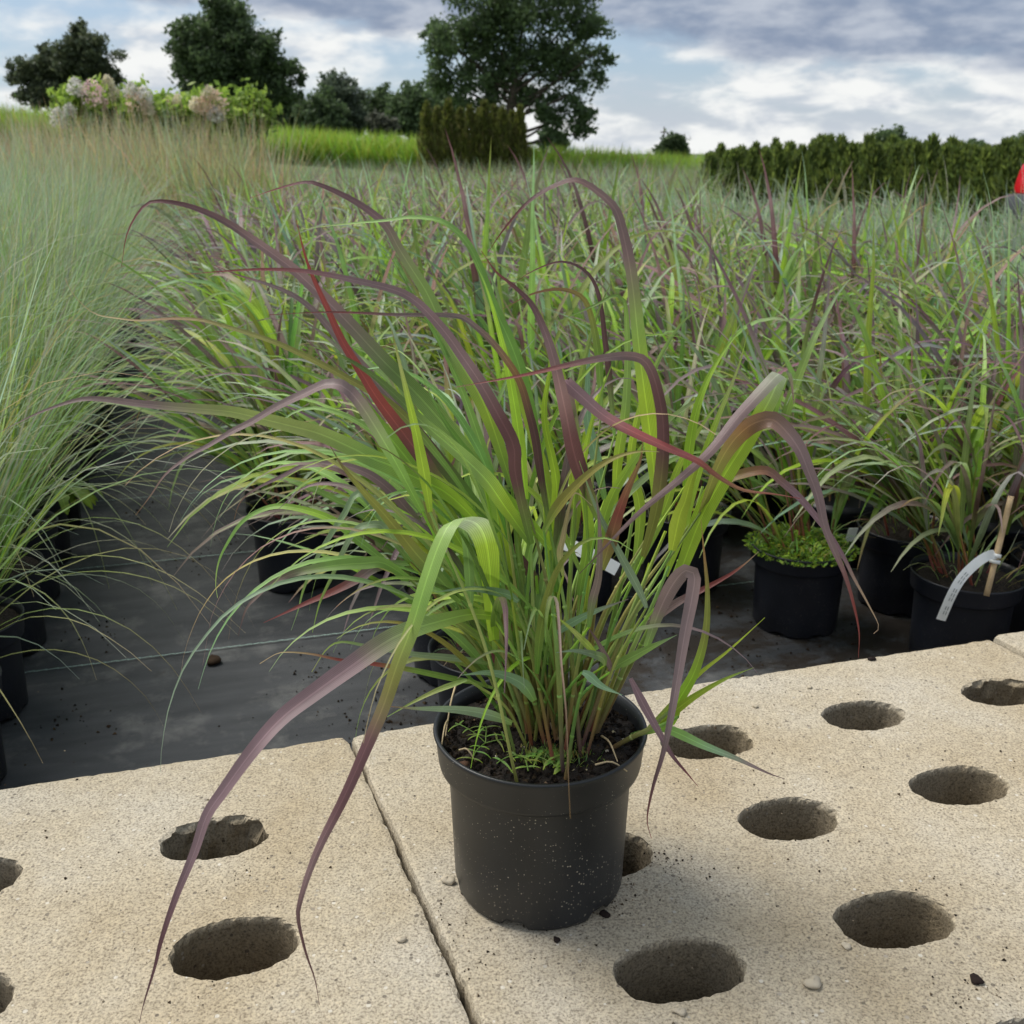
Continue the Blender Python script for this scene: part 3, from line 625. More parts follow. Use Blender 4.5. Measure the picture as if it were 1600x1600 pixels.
for i in range(18):
    h = rng.uniform(.10, .24); lean = rng.gauss(-.22, .36); ly = rng.gauss(.05, .32)
    b = np.array((HC[0] + lean * h * .75 + rng.gauss(0, .02), HC[1] + ly * h * .6 + rng.gauss(0, .02), SOIL_Z + h))
    P = grow(b, (lean * 1.5 + rng.gauss(0, .3), ly + rng.gauss(0, .25), 1.0), rng.uniform(.22, .34), rng.uniform(.7, 1.3), 20, rng, .03)
    hero_leaf(P, rng.uniform(.003, .0058), cols(rng.choice(['geP', 'gGe', 'eey', 'gPP', 'ePn', 'gen', 'geh', 'ebh', 'eyt']), rng, .15), ref=(0, -.4, .9), relax=.1, fold=.35)
# crumbs of compost, moss and a little weed in the pot
def crumbs(n, fn, size, rng, col):
    mb = MB()
    for i in range(n):
        p, k = fn(); r = size * k
        V = np.array([(1, 0, 0), (-.5, .87, 0), (-.5, -.87, 0), (0, 0, 1), (0, 0, -1)]) * r * np.array([[rng.uniform(.6, 1.3)] for _ in range(5)])
        a = rng.uniform(0, 6.3); c, s = math.cos(a), math.sin(a); V = np.stack([V[:, 0] * c - V[:, 1] * s, V[:, 0] * s + V[:, 1] * c, V[:, 2] * .8], 1) + p
        mb.add(V, [(0, 1, 3), (1, 2, 3), (2, 0, 3), (1, 0, 4), (2, 1, 4), (0, 2, 4)], np.array(rng.choice(col)) * rng.uniform(.7, 1.3))
    return mb
M_CRUMB = leaf_mat('compost_crumb', trans=.0, rough=.9, jit=.3, spec=.2)
BR = [(.022, .015, .010), (.035, .022, .013), (.014, .010, .007), (.06, .04, .022)]
def in_pot():
    r, a = .088 * math.sqrt(rng.random()), rng.uniform(0, 6.3)
    return np.array((r * math.cos(a), r * math.sin(a), HPOT - .015 + .010 * (1 - (r / .09) ** 2))), rng.uniform(.4, 1.6)
tag(crumbs(1500, in_pot, .0021, rng, BR + [(.012, .008, .006)] * 3).obj('compost_crumbs', M_CRUMB, hero, False), kind='stuff')
tag(crumbs(26, in_pot, .002, rng, [(.45, .40, .32), (.30, .2, .12), (.5, .42, .25)]).obj('grit', M_CRUMB, hero, False), kind='stuff')
o = crumbs(1, lambda: (np.array((-.065, -.052, HPOT - .008)), 1), .0075, rng, [(.10, .055, .035)]).obj('pebble', M_CRUMB, hero, True)
mb = MB()
for i in range(420):
    p = np.array((.012 + rng.gauss(0, .016), -.040 + rng.gauss(0, .008), HPOT - .008))
    P = grow(p, (rng.gauss(0, .5), rng.gauss(0, .5), 1), rng.uniform(.003, .009), .2, 4, rng)
    blade(mb, P, .0014, cols(rng.choice(['ko', 'oy', 'kk']), rng, .3))
tag(mb.obj('moss', M_LEAF, hero), kind='stuff')
def weed(parent, c, n, length, wid, seed, name='weed', cc='geG', up=.5):
    r = random.Random(seed); mb = MB()
    for i in range(n):
        a = r.uniform(0, 6.3)
        P = grow(c, (math.cos(a), math.sin(a), up * r.uniform(.3, 1.6)), length * r.uniform(.5, 1.1), .35, 8, r, .05)
        tube(mb, P, .0005, 4, cols('e'))
        for k in range(2 + i % 2, 8, 2):
            for s_ in ((-1, 1) if k % 4 else (1,)):
                d_ = P[k] - P[k - 1]; q = np.array((-d_[1], d_[0], 0)) * s_; q /= np.linalg.norm(q) + 1e-9
                Q = grow(P[k], q + d_ * 40 + (0, 0, .3), length * r.uniform(.25, .6), .4, 6, r, .05); blade(mb, Q, wid, cols(cc, r, .2))
    return mb.obj(name, M_LEAF, parent)
weed(hero, np.array((-.048, -.022, HPOT - .006)), 4, .032, .0022, 3)
weed(hero, np.array((-.016, -.042, HPOT - .006)), 3, .034, .0028, 5)
weed(hero, np.array((.006, -.045, HPOT - .006)), 5, .022, .0045, 7)
# dry bits of stem in the pot
for u0, v0, u1, v1 in ((940, 1150, 965, 1190), (930, 1195, 980, 1205), (700, 1125, 690, 1165), (712, 1070, 696, 1150), (850, 1120, 868, 1155), (718, 1172, 742, 1188)):
    mb = MB(); a = atz(u0, v0, SOIL_Z + .006) - HC; b = atz(u1, v1, SOIL_Z + .002) - HC
    tube(mb, spline([a, (a + b) / 2 + (0, 0, .006), b], 7), [.0011, .0006], 5, cols('t')); mb.obj('dry_straw', M_STEM, hero)

# ------------------------------------------------------------------ potted grasses of the beds
WIND = np.array((-.34, -.02, 0))
def bed_leaves(rng, n_culm, leaf_len, wid, palette, droop, zb=.15, hmin=.10, hmax=.34, per=6, spread=.055, lean_sd=.22):
    """list of (points, width, colours) for one clump, base of the pot at the origin"""
    out = []; culms = []
    for k in range(n_culm):
        a = rng.uniform(0, 6.3); r = spread * math.sqrt(rng.random())
        b = np.array((r * math.cos(a), r * math.sin(a), zb)); h = rng.uniform(hmin, hmax)
        lean = np.array((math.cos(a) * r * 3 + rng.gauss(0, lean_sd), math.sin(a) * r * 3 + rng.gauss(0, lean_sd), 1.0)) + WIND * .8
        lean /= np.linalg.norm(lean); top = b + lean * h; culms.append((b, top))
        for q in range(per):
            f = rng.uniform(.12, 1.0); p = b + (top - b) * f
            aa = rng.uniform(0, 6.3); d0 = lean + np.array((math.cos(aa), math.sin(aa), 0)) * rng.uniform(.12, .6) + WIND * rng.uniform(.1, .9)
            ln = leaf_len * rng.uniform(.55, 1.1)
            out.append((grow(p, d0, ln, rng.uniform(*droop), 10, rng, .03), wid * rng.uniform(.5, 1.15), cols(rng.choice(palette), rng, .16)))
    return out, culms
PURP = ['ehh', 'gGh', 'ebh', 'gPP', 'ePP', 'gpPP', 'ehP', 'gGPP', 'kPPp', 'hPP', 'gGe', 'geb', 'gGGe', 'gee', 'egb', 'gGP', 'gPP', 'gepP', 'kpPp', 'geh', 'gGh', 'eeh', 'gkp', 'geP', 'gGeo', 'gGe', 'eehb', 'gPh', 'gehP', 'kgn']
BLUE = ['ebh', 'bhh', 'bh', 'ehh', 'geh', 'ebP', 'bhb']
pot_me = pot_mesh('pot', M_POT2, seg=40); soil_me = soil_mesh(.091, .146, 9, 7, 28, .004)
def pot_into(mb, m=1):
    prof = [(.0, .0), (.078, .0), (.082, .125), (.0885, .128), (.095, .16), (.09, .15), (.0, .152)]
    lathe(mb, prof, 14, (.02, .02, .02), m)
def clump_mesh(name, seed, palette, **k):
    rng = random.Random(seed); mb = MB(); lv, cu = bed_leaves(rng, palette=palette, **k)
    for P, w_, c in lv: blade(mb, P, w_, c, fold=.25, relax=.1, ref=(0, -.25, .97), twist=rng.uniform(-.5, .5))
    for b, tp in cu: tube(mb, spline([b, (b + tp) / 2 + (0, 0, .01), tp], 6), [.0022, .0012], 5, cols('noe', rng, .2))
    pot_into(mb); return mb.mesh(name, [M_LEAF, M_POT2])
purple = [clump_mesh('grass_plant', 100 + i, PURP, n_culm=14, leaf_len=.42, wid=.0170, droop=(.2, 1.05), hmin=.12, hmax=.30) for i in range(10)]
blue = [clump_mesh('blue_grass_plant', 200 + i, BLUE, n_culm=17, leaf_len=.30, wid=.0125, droop=(.05, .8), hmin=.12, hmax=.32, per=5) for i in range(7)]
def fine_leaves(mb, seed, n, ln, spread, pal, droop, ox=0.0):
    g = np.random.default_rng(seed); a = g.uniform(0, 6.3, n); r = .055 * np.sqrt(g.random(n)); f = g.uniform(0, spread, n)
    B = np.stack([r * np.cos(a) + ox, r * np.sin(a), np.full(n, .152)], 1)
    D = np.stack([np.cos(a) * f + g.normal(.02, .10, n), np.sin(a) * f + g.normal(0, .10, n), np.ones(n)], 1)
    blades(mb, B, D, g.uniform(*ln, n), g.uniform(*droop, n), g.uniform(.0018, .0036, n), col_arr(pal, n, g, .15), 10, 2, g, .035)
FINE = ['geh', 'eeh', 'ehh', 'gee', 'eh', 'geh', 'ehh', 'eyh', 'bhh', 'ebh', 'eyt']
def fine_mesh(seed):
    mb = MB(); fine_leaves(mb, seed, 260, (.35, .80), .45, FINE, (.05, .75)); pot_into(mb); return mb.mesh('fine_grass_plant', [M_LEAF, M_POT2])
fine = [fine_mesh(300 + i) for i in range(7)]
rng = random.Random(77)
G_P = 'potted purple grasses in the bed'; L_P = 'potted green and purple grass inside the dense bed behind the slabs'
near = [(.358, 1.318), (1.228, 1.357), (1.445, 1.36), (1.66, 1.37), (1.88, 1.36), (1.025, 1.560), (1.275, 1.585), (.365, 1.56), (.90, 1.80), (.13, 2.04), (.66, 1.80)]
def near_plant(s, t, k, label, group=None):
    e = empty('grass_plant', st(s, t, .001), 0, label, 'potted grass', group)
    o = bpy.data.objects.new('pot', pot_me); link(o, e); o.rotation_euler = (0, 0, k * 1.3)
    o = bpy.data.objects.new('soil', soil_me); link(o, e); o.rotation_euler = (0, 0, k * 2.1)
    r = random.Random(500 + k); lv, cu = bed_leaves(r, 13, .40, .0155, PURP, (.15, .95), hmin=.14, hmax=.31, per=6)
    for P, w_, c in lv:
        mb = MB(); blade(mb, P - P[0], w_, c, fold=.25, relax=.1, ref=(0, -.25, .97), twist=r.uniform(-.5, .5)); mb.obj('leaf', M_LEAF, e, True, P[0])
    for b, tp in cu:
        mb = MB(); tube(mb, spline([b, (b + tp) / 2 + (0, 0, .01), tp], 7) - b, [.0023, .0012], 6, cols('rnoe', r, .2)); mb.obj('stem', M_STEM, e, True, b)
    mb = MB()                                     # short dead and young growth round the foot
    for i in range(40):
        a = r.uniform(0, 6.3); q = .07 * math.sqrt(r.random()); b = np.array((q * math.cos(a), q * math.sin(a), .152))
        blade(mb, grow(b, (math.cos(a) * .5, math.sin(a) * .5, .9), r.uniform(.03, .10), r.uniform(.2, .9), 7, r, .06), .003, cols(r.choice(['tt', 'yt', 'ee', 'eb', 'go', 'eG', 'gh']), r, .2))
    tag(mb.obj('undergrowth', M_LEAF, e), kind='stuff')
    return e
LAB = {0: 'green and purple grass in a black pot directly behind the pot on the slab', 1: 'green and purple grass in a black pot with a cane and white strip label',
       5: 'green grass in a black pot with bright green weed mat over its soil', 9: 'potted purple grass at the bed corner beside the bare fabric path'}
pots = {}
for k, (s, t) in enumerate(near):
    pots[k] = near_plant(s, t, k, LAB.get(k, 'potted green and purple grass in the first rows behind the slabs'), None if k in LAB else 'potted grasses in the first rows')
rows = []
t = 1.595
j = 0
while t < 8.6:
    for i in range(10):
        s = .13 + i * .232 + rng.uniform(-.015, .015) + (.02 if j % 2 else 0)
        tt = t + rng.uniform(-.015, .015)
        if t < 2.03 and s < 1.1 or min(math.dist((s, tt), q) for q in near) < .15: continue
        rows.append((s, tt))
    t += .236; j += 1
rows.sort(key=lambda q: q[1]); rows = rows[:287]
for k, (s, t) in enumerate(rows):
    o = bpy.data.objects.new('grass_plant', purple[rng.randrange(10)]); link(o); o.location = tuple(st(s, t, .001))
    o.rotation_euler = (0, 0, rng.choice((0, .35, -.4, .7, -.75)) + rng.uniform(-.2, .2)); z = rng.uniform(.9, 1.12); o.scale = (1.04, 1.04, z)
    tag(o, L_P, 'potted grass', G_P)
# blue-green grasses to the right
cand = []
for i in range(24):
    for j in range(34):
        s, t = 2.50 + i * .235 + rng.uniform(-.02, .02), 1.4 + j * .25 + rng.uniform(-.02, .02); p = st(s, t)
        if p[1] < 1.6 or abs(p[0]) > p[1] * .56 + .35 or p[1] > 8.6 - (p[0] - 1.2) * 1.25: continue
        cand.append((p[1], s, t))
cand.sort()
for y, s, t in cand[:300]:
    o = bpy.data.objects.new('blue_grass_plant', blue[rng.randrange(7)]); link(o); o.location = tuple(st(s, t, .001))
    o.rotation_euler = (0, 0, rng.uniform(-.9, .9)); o.scale = (1, 1, rng.uniform(.92, 1.14))
    tag(o, 'upright blue-green potted grass in the bed in front of the conifer hedge', 'potted grass', 'blue-green grasses in the right bed')
# fine-leaved grasses left of the path
k = 0; cand = []
for i in range(9):
    for j in range(34):
        s, t = -.418 - i * .222, 1.415 + j * .226 + rng.uniform(-.01, .01); p = st(s, t)
        if abs(p[0]) > p[1] * .56 + .42 or t > 5.9: continue
        cand.append((p[1], i, s, t))
cand.sort()
front = [c for c in cand if c[1] == 0][:5]
for y, i, s, t in cand[:260]:
    if (y, i, s, t) in front:
        e = empty('fine_grass_plant', st(s, t, .001), 0, 'fine-leaved pale green grass in a black pot along the edge of the fabric path', 'potted grass', 'fine grasses along the path edge')
        link(bpy.data.objects.new('pot', pot_me), e); link(bpy.data.objects.new('soil', soil_me), e)
        r = random.Random(int(t * 1000)); mb = MB()
        fine_leaves(mb, int(t * 1000), 260, (.3, .75), .5, FINE + ['gGh', 'gGe'], (.05, 1.0), -.02)
        for q in range(5):                        # long arching blades over the path
            blade(mb, grow((.02, 0, .152), (r.uniform(.5, 1.2), r.gauss(-.1, .3), 1), r.uniform(.35, .6), r.uniform(.6, 1.2), 14, r, .03), .0032, cols(r.choice(['eet', 'ehy', 'eyt']), r, .1), fold=.3)
        tag(mb.obj('foliage', M_LEAF, e), kind='stuff')
        continue
    o = bpy.data.objects.new('fine_grass_plant', fine[rng.randrange(7)]); link(o); o.location = tuple(st(s, t, .001))
    o.rotation_euler = (0, 0, rng.uniform(0, 6.3)); o.scale = (1, 1, rng.uniform(.95, 1.1))
    tag(o, 'fine-leaved pale green potted grass inside the bed left of the path', 'potted grass', 'fine grasses in the left bed')
# a broad-leaved weed among the left pots
r = random.Random(4); mb = MB()
for q in range(9):
    a = r.uniform(-1.2, 1.6); P = grow((0, 0, 0), (math.cos(a), math.sin(a) * .8, .6), r.uniform(.07, .13), .8, 14, r, .04)
    blade(mb, P, .03, cols('geG', r, .1), prof=([0, .15, .3, .38, .5, .58, .7, .78, .9, 1], [.1, .3, .75, .4, .95, .5, 1, .55, .6, .05]), across=3, fold=.15)
o = mb.obj('weed', M_LEAF, None, True, st(-.36, 2.30, .155)); tag(o, 'broad toothed-leaf green weed growing between the fine grass pots by the path', 'weed')
# the mat of bright weed in one of the pots
r = random.Random(8); mb = MB()
g = np.random.default_rng(8); n = 2600; a = g.uniform(0, 6.3, n); rr = .10 * np.sqrt(g.random(n))
blades(mb, np.stack([rr * np.cos(a), rr * np.sin(a), .152 + .030 * (1 - (rr / .105) ** 2) * g.random(n)], 1), np.stack([g.normal(size=n), g.normal(size=n), np.full(n, .8)], 1), g.uniform(.006, .014, n), np.full(n, .3), np.full(n, .005), col_arr(['gG', 'gg', 'kg', 'GG'], n, g), 3, 2, g, .03, .2, 0)
tag(mb.obj('weed_mat', M_LEAF, pots[5]), kind='stuff')

# ------------------------------------------------------------------ cane and labels
m_cane = plain('bamboo', (.52, .38, .22), .6, .25, 60, .0006)
m_lab = plain('white_label_plastic', (.80, .82, .80), .45, .04, 40)
m_ink = plain('label_ink', (.25, .28, .27), .6, .1)
a, b = at(1549, 900, 1.545), at(1580, 775, 1.575); mb = MB(); ax = (b - a)
a = a - ax * .25
tube(mb, [a + ax * 1.25 * q for q in np.linspace(0, 1, 9)], [.0048, .0046, .0050, .0046, .0048], 10, (.5, .4, .3), cap=True)
o = mb.obj('bamboo_cane', m_cane); tag(o, 'short bamboo cane stuck in a pot and carrying a white strip label', 'cane')
def strip(name, pts, wid, label, side0, text=0):
    P = spline(pts, 22); mb = MB(); org = P[0].copy(); blade(mb, P - org, wid, [(.8, .8, .8)] * 2, fold=.06, side0=side0, ref=(0, -.9, .4), relax=.5, prof=([0, 1], [1, 1]))
    o = mb.obj(name, m_lab, None, True, org); tag(o, label, 'plant label')
    return o, P
o, P = strip('plant_label', [at(1556, 866, 1.548), at(1545, 868, 1.530), at(1526, 880, 1.515), at(1503, 903, 1.505), at(1487, 930, 1.50), at(1470, 969, 1.50)], .0155, 'long white strip label tied to the bamboo cane and hanging over the pot rim', (.8, .1, -.5))
for k in range(2):
    mb = MB(); q = k * .0105
    c0 = at(1556, 868, 1.5485) - (0, 0, q); tube(mb, [c0 + (0, 0, 0) + ax / np.linalg.norm(ax) * z for z in (-.003, .003)], .0085, 10, cap=True); o2 = mb.obj('loop', m_lab, o, True, -P[0])
mb = MB()                                         # faint print along the strip
for k in range(9, 20):
    for q in (-.0035, 0.0005):
        d_ = P[min(k + 1, 21)] - P[k]; sd = np.cross(d_, VIEW); sd /= np.linalg.norm(sd); c0 = P[k] - P[0] + sd * q + VIEW * .0016
        if (k * 7 + int(q * 2000)) % 4: mb.add([c0, c0 + d_ * .75, c0 + d_ * .75 + sd * .0012, c0 + sd * .0012], [(0, 1, 2, 3)])
mb.obj('print', m_ink, o)
strip('plant_label', [at(866, 826, 1.36), at(866, 840, 1.352), at(890, 852, 1.345), at(925, 868, 1.34), at(965, 890, 1.34)], .019, 'white strip label looped among the stems directly behind the pot on the slab', (.3, 0, .9))
mb = MB(); c0 = st(1.115, 1.545, .151)
box(mb, (-.010, -.0006, 0), (.010, .0006, .040)); o = mb.obj('plant_label', m_lab, None, False, c0); o.rotation_euler = (.15, .1, .3); tag(o, 'small white tag stuck in the pot with the bright weed mat', 'plant label')

# ------------------------------------------------------------------ bits lying about
M_PEB = leaf_mat('pebble_stone', trans=0, rough=.9, jit=.3, spec=.2)
def lump(name, p, r, c, label, cat, seed, flat=.6, group=None):
    rr = random.Random(seed); mb = MB(); n, m_ = 12, 8; V = []; ph = [rr.uniform(0, 6.3) for _ in range(4)]
    for j in range(m_ + 1):
        th = math.pi * j / m_
        for i in range(n):
            a = 2 * math.pi * i / n; k = 1 + .16 * math.sin(2 * a + ph[0] + th) + .1 * math.sin(3 * a + ph[1]) * math.sin(th) + rr.uniform(-.13, .13)
            V.append((r * k * math.sin(th) * math.cos(a) * 1.15, r * k * math.sin(th) * math.sin(a), r * flat * math.cos(th) * k))
    mb.add(V, [(j * n + i, (j + 1) * n + i, (j + 1) * n + (i + 1) % n, j * n + (i + 1) % n) for j in range(m_) for i in range(n)], c)
    o = mb.obj(name, M_PEB, None, True, np.asarray(p) + (0, 0, r * flat * .8)); tag(o, label, cat, group)
for k, (u, v, r_) in enumerate(((1270, 1540, .0062), (1062, 1583, .004), (627, 1470, .0035), (700, 1378, .0055), (1180, 1105, .003), (1265, 1075, .003), (750, 1412, .003), (1322, 1480, .0035))):
    lump('pebble', atz(u, v, SLAB_Z), r_, (.48, .42, .32), 'small pale pebble lying loose on the concrete slabs', 'pebble', k, group='pebbles on the slabs')
lump('soil_clod', atz(335, 1036, 0), .012, (.055, .035, .022), 'brown clod of soil on the bare fabric path next to the marker thread', 'soil clod', 50)
for k, (u, v, r_) in enumerate(((945, 1430, .0042), (1525, 1533, .0050), (1362, 1031, .0045), (870, 1470, .003))):
    lump('soil_clod', atz(u, v, SLAB_Z), r_, (.02, .013, .011), 'small dark crumb of soil on the concrete slab', 'soil clod', 60 + k, .5, 'soil crumbs on the slabs')
r = rng; spots = [(1030, 1345, .02, 60), (940, 1420, .02, 50), (1500, 1545, .025, 60), (735, 1330, .012, 35), (960, 1395, .015, 60), (370, 1370, .012, 22), (840, 1480, .05, 60), (1180, 1470, .2, 150), (500, 1440, .2, 120), (1330, 1250, .2, 110), (300, 1230, .2, 60), (1230, 1120, .15, 60), (720, 1420, .02, 40)]
sp = [q for q in spots for _ in range(q[3])]
it = iter(sp)
def on_slab():
    while True:
        u, v, sd, _ = next(it); p = atz(u, v, SLAB_Z + .0006) + (r.gauss(0, sd), r.gauss(0, sd * .6), 0)
        return p, abs(r.gauss(.5, .5)) + .2
tag(crumbs(len(sp), on_slab, .0011, rng, BR + [(.10, .075, .05), (.2, .16, .11)]).obj('soil_crumbs', M_CRUMB, None, False), 'fine dark soil crumbs scattered over the concrete slabs', 'soil crumbs', kind='stuff')
def on_fab():
    if r.random() < .22:
        q = r.choice(((-.27, 1.55), (-.26, 1.9), (-.1, 2.2), (.0, 2.3), (-.2, 2.6), (.12, 1.6), (.2, 1.45), (-.25, 3.0), (.05, 1.2))); p = st(q[0] + r.gauss(0, .04), q[1] + r.gauss(0, .05), .0012)
    else: p = st(r.uniform(.1, 1.15), r.uniform(1.1, 1.75), .0015)
    return p, abs(r.gauss(.3, .7)) + .15
tag(crumbs(1500, on_fab, .0024, rng, BR).obj('spilled_compost', M_CRUMB, None, False), 'spilled compost crumbs and litter on the black ground fabric', 'compost', kind='stuff')

# ------------------------------------------------------------------ trees and shrubs
def leaf_cloud(mb, pts, size, rng, palette, flat=.5):
    """many small leaf-sized faces, each its own tilt"""
    n = len(pts); g = np.random.default_rng(rng.randrange(1 << 30))
    P = np.asarray(pts); a = g.normal(size=(n, 3)); a /= np.linalg.norm(a, axis=1)[:, None]
    b = np.cross(a, g.normal(size=(n, 3))); b /= np.linalg.norm(b, axis=1)[:, None]; c = np.cross(a, b)
    s = size * g.uniform(.6, 1.3, (n, 1))
    V = np.stack([P - b * s, P + c * s * .5, P + b * s, P - c * s * .5], 1).reshape(-1, 3)
    pal = np.array(palette)[g.integers(0, len(palette), n)] * g.uniform(.75, 1.25, (n, 1))
    mb.add(V, [(4 * i, 4 * i + 1, 4 * i + 2, 4 * i + 3) for i in range(n)], np.repeat(pal, 4, axis=0))
DARK = [(.095, .145, .065), (.11, .165, .070), (.10, .145, .075), (.125, .19, .075)]
GREY = [(.12, .155, .105), (.14, .18, .125), (.11, .145, .09)]
def tree(name, label, y, blobs, n, size, pal, trunk, seed, gap=.55, group=None):
    """blobs: crown masses; every mass is a set of branch sprays with gaps between"""
    rg = random.Random(seed); g = np.random.default_rng(seed)
    base = at(trunk, 240, y); gzv = gz(base[0], y); base[2] = gzv
    e = empty(name, base, 0, label, 'tree', group)
    pts = []; cl = []; area = sum(q[2] ** 2 for q in blobs)
    for (u, v, rp) in blobs:
        r0 = rp / FPX * y * 1.0; c = at(u, v, y + rg.uniform(-.5, .5) * r0)
        m_ = max(4, int(gap * 90 * rp * rp / area * len(blobs) / 6))
        for k in range(m_):
            q = g.normal(size=3); q /= np.linalg.norm(q); q = c + q * r0 * rg.uniform(.35, 1.0); cl.append((q, c))
            k_ = max(3, int(n * rp * rp / area / m_)); sp_ = r0 * .20 + size * 1.2
            d_ = q - c; d_ /= np.linalg.norm(d_) + 1e-6
            tt = g.uniform(-1.2, 1.0, (k_, 1)); pts.append(q + d_ * tt * sp_ + g.normal(size=(k_, 3)) * sp_ * (.55 - .2 * tt) * np.array((1, 1, .75)) - np.array((0, 0, 1)) * (tt ** 2) * sp_ * .3)
    mb = MB(); leaf_cloud(mb, np.concatenate(pts) - base, size, rg, pal); mb.obj('crown', M_TREE, e)
    top = max(c[1][2] for c in cl); mb = MB(); cz = [at(u, v, y) - base for u, v, _ in blobs]
    mid = np.mean(cz, axis=0); H_ = top - base[2]
    tr = np.array((mid[0] * .8, mid[1], H_ * .85)); w0 = H_ * .028
    tube(mb, spline([np.array((0, 0, -.1)), np.array((mid[0] * .1, 0, H_ * .3)), tr * .75, tr], 12), [w0 * 1.3, w0, w0 * .7, w0 * .15], 8)
    for q in cz:
        f = min(.8, max(.22, q[2] / H_ * .7)); p0 = np.array((mid[0] * f * .9, 0, H_ * f * .85))
        tube(mb, spline([p0, (p0 + q) / 2 + (0, 0, -.05 * H_ * .3), q], 7), [w0 * .45, w0 * .1], 5)
    mb.obj('trunk', M_BARK, e)
    return e
tree('broadleaf_tree', 'tall loose-crowned dark green tree behind the block of columnar conifers', 46, [(700, 62, 42), (755, 22, 55), (820, -12, 66), (892, 25, 52), (928, 85, 28), (688, 112, 30), (742, 92, 52), (812, 75, 62), (880, 112, 54), (905, 168, 34), (862, 188, 30), (912, 205, 18), (852, 214, 14), (715, 145, 34), (778, 150, 42), (838, 150, 36), (675, 45, 18), (940, 120, 14), (920, 45, 26)], 33000, .10, DARK, 790, 1, .66)
tree('broadleaf_tree', 'rounded dense dark green tree rising behind the flowering hydrangeas', 58, [(342, 32, 42), (308, 58, 38), (375, 48, 44), (340, 92, 54), (400, 82, 40), (430, 112, 34), (302, 112, 30), (288, 86, 22), (380, 132, 52), (330, 142, 42), (430, 144, 34), (402, 172, 36), (456, 98, 13), (468, 126, 10), (284, 152, 18), (345, 5, 26), (350, 178, 30)], 40000, .13, DARK, 372, 2, .95)
tree('broadleaf_tree', 'grey-green twin-domed tree far off behind the hydrangeas beside the rounded tree', 74, [(122, 72, 27), (150, 86, 30), (166, 112, 22), (120, 110, 35), (90, 106, 27), (55, 105, 28), (36, 116, 20), (60, 136, 28), (110, 142, 36), (150, 136, 28), (42, 152, 13), (80, 156, 22), (130, 60, 18)], 30000, .15, [(.10, .125, .065), (.12, .145, .075), (.10, .13, .08)], 105, 3, .95)
FT = [(505, 170, [(500, 165, 24), (480, 175, 16), (520, 180, 20)], DARK, 'dark'), (535, 165, [(525, 150, 28), (545, 148, 24), (520, 178, 26), (550, 175, 26), (530, 135, 16)], GREY, 'grey'),
      (595, 175, [(592, 158, 22), (580, 175, 20), (605, 178, 24), (600, 150, 14)], DARK, 'd'), (640, 165, [(632, 155, 22), (648, 150, 22), (640, 178, 26), (620, 180, 18), (665, 165, 20)], DARK, 'd'), (690, 170, [(690, 165, 26), (710, 180, 20)], DARK, 'd'), (455, 175, [(455, 172, 22), (440, 180, 16)], DARK, 'd'),
      (600, 195, [(592, 192, 12), (606, 195, 10)], [(.14, .15, .11)], 'p')]
LBL = ['dark tree in the distant belt, between the rounded tree and the grey willow', 'tall grey-green willow-like tree in the distant belt behind the crop field', 'dark distant tree right beside the grey willow-like tree', 'dark distant tree belt end just left of the columnar conifers', 'dark distant tree partly behind the columnar conifers', 'dark distant tree half hidden behind the rounded tree', 'small pale grey bush at the foot of the distant tree belt']
for k, (tu, tv, bl, pal, _) in enumerate(FT):
    if k < 6: bl = bl + [(tu - 16, 196, 18), (tu + 16, 198, 18), (tu, 188, 18)]
    tree('distant_tree', LBL[k], 130 + 6 * (k % 3) - (30 if k == 6 else 0), bl, 9000 if k < 6 else 2500, .28 if k < 6 else .2, pal, tu, 20 + k, 1.3)
for k, (tu, bl, lb) in enumerate([(1050, [(1050, 226, 14), (1036, 234, 9), (1064, 235, 10)], 'small far tree standing alone on the skyline left of the hedge'), (1388, [(1380, 226, 20), (1400, 220, 18), (1358, 238, 14), (1415, 232, 14)], 'far rounded tree showing above the middle of the conifer hedge'),
        (1520, [(1518, 236, 14), (1535, 240, 10), (1500, 243, 8)], 'small far tree above the hedge, between the rounded far tree and the car'), (1600, [(1600, 228, 18), (1585, 235, 12), (1620, 225, 22)], 'far tree above the hedge end beside the parked car'), (860, [(860, 212, 12), (875, 220, 9)], 'small far bush under the loose-crowned tree by the columnar conifers')]):
    tree('distant_tree', lb, 120, bl, 5000, .24, DARK, tu, 40 + k, 1.4)
mb = MB(); tube(mb, [(0, 0, 0), (0, 0, 4.6)], [.12, .07], 6, cap=True); box(mb, (-.4, -.05, 4.0), (.4, .05, 4.12)); p_ = at(1036, 240, 125); p_[2] = -.9
tag(mb.obj('utility_pole', M_BARK, None, True, p_), 'thin utility pole with a crossarm by the lone skyline tree', 'pole')

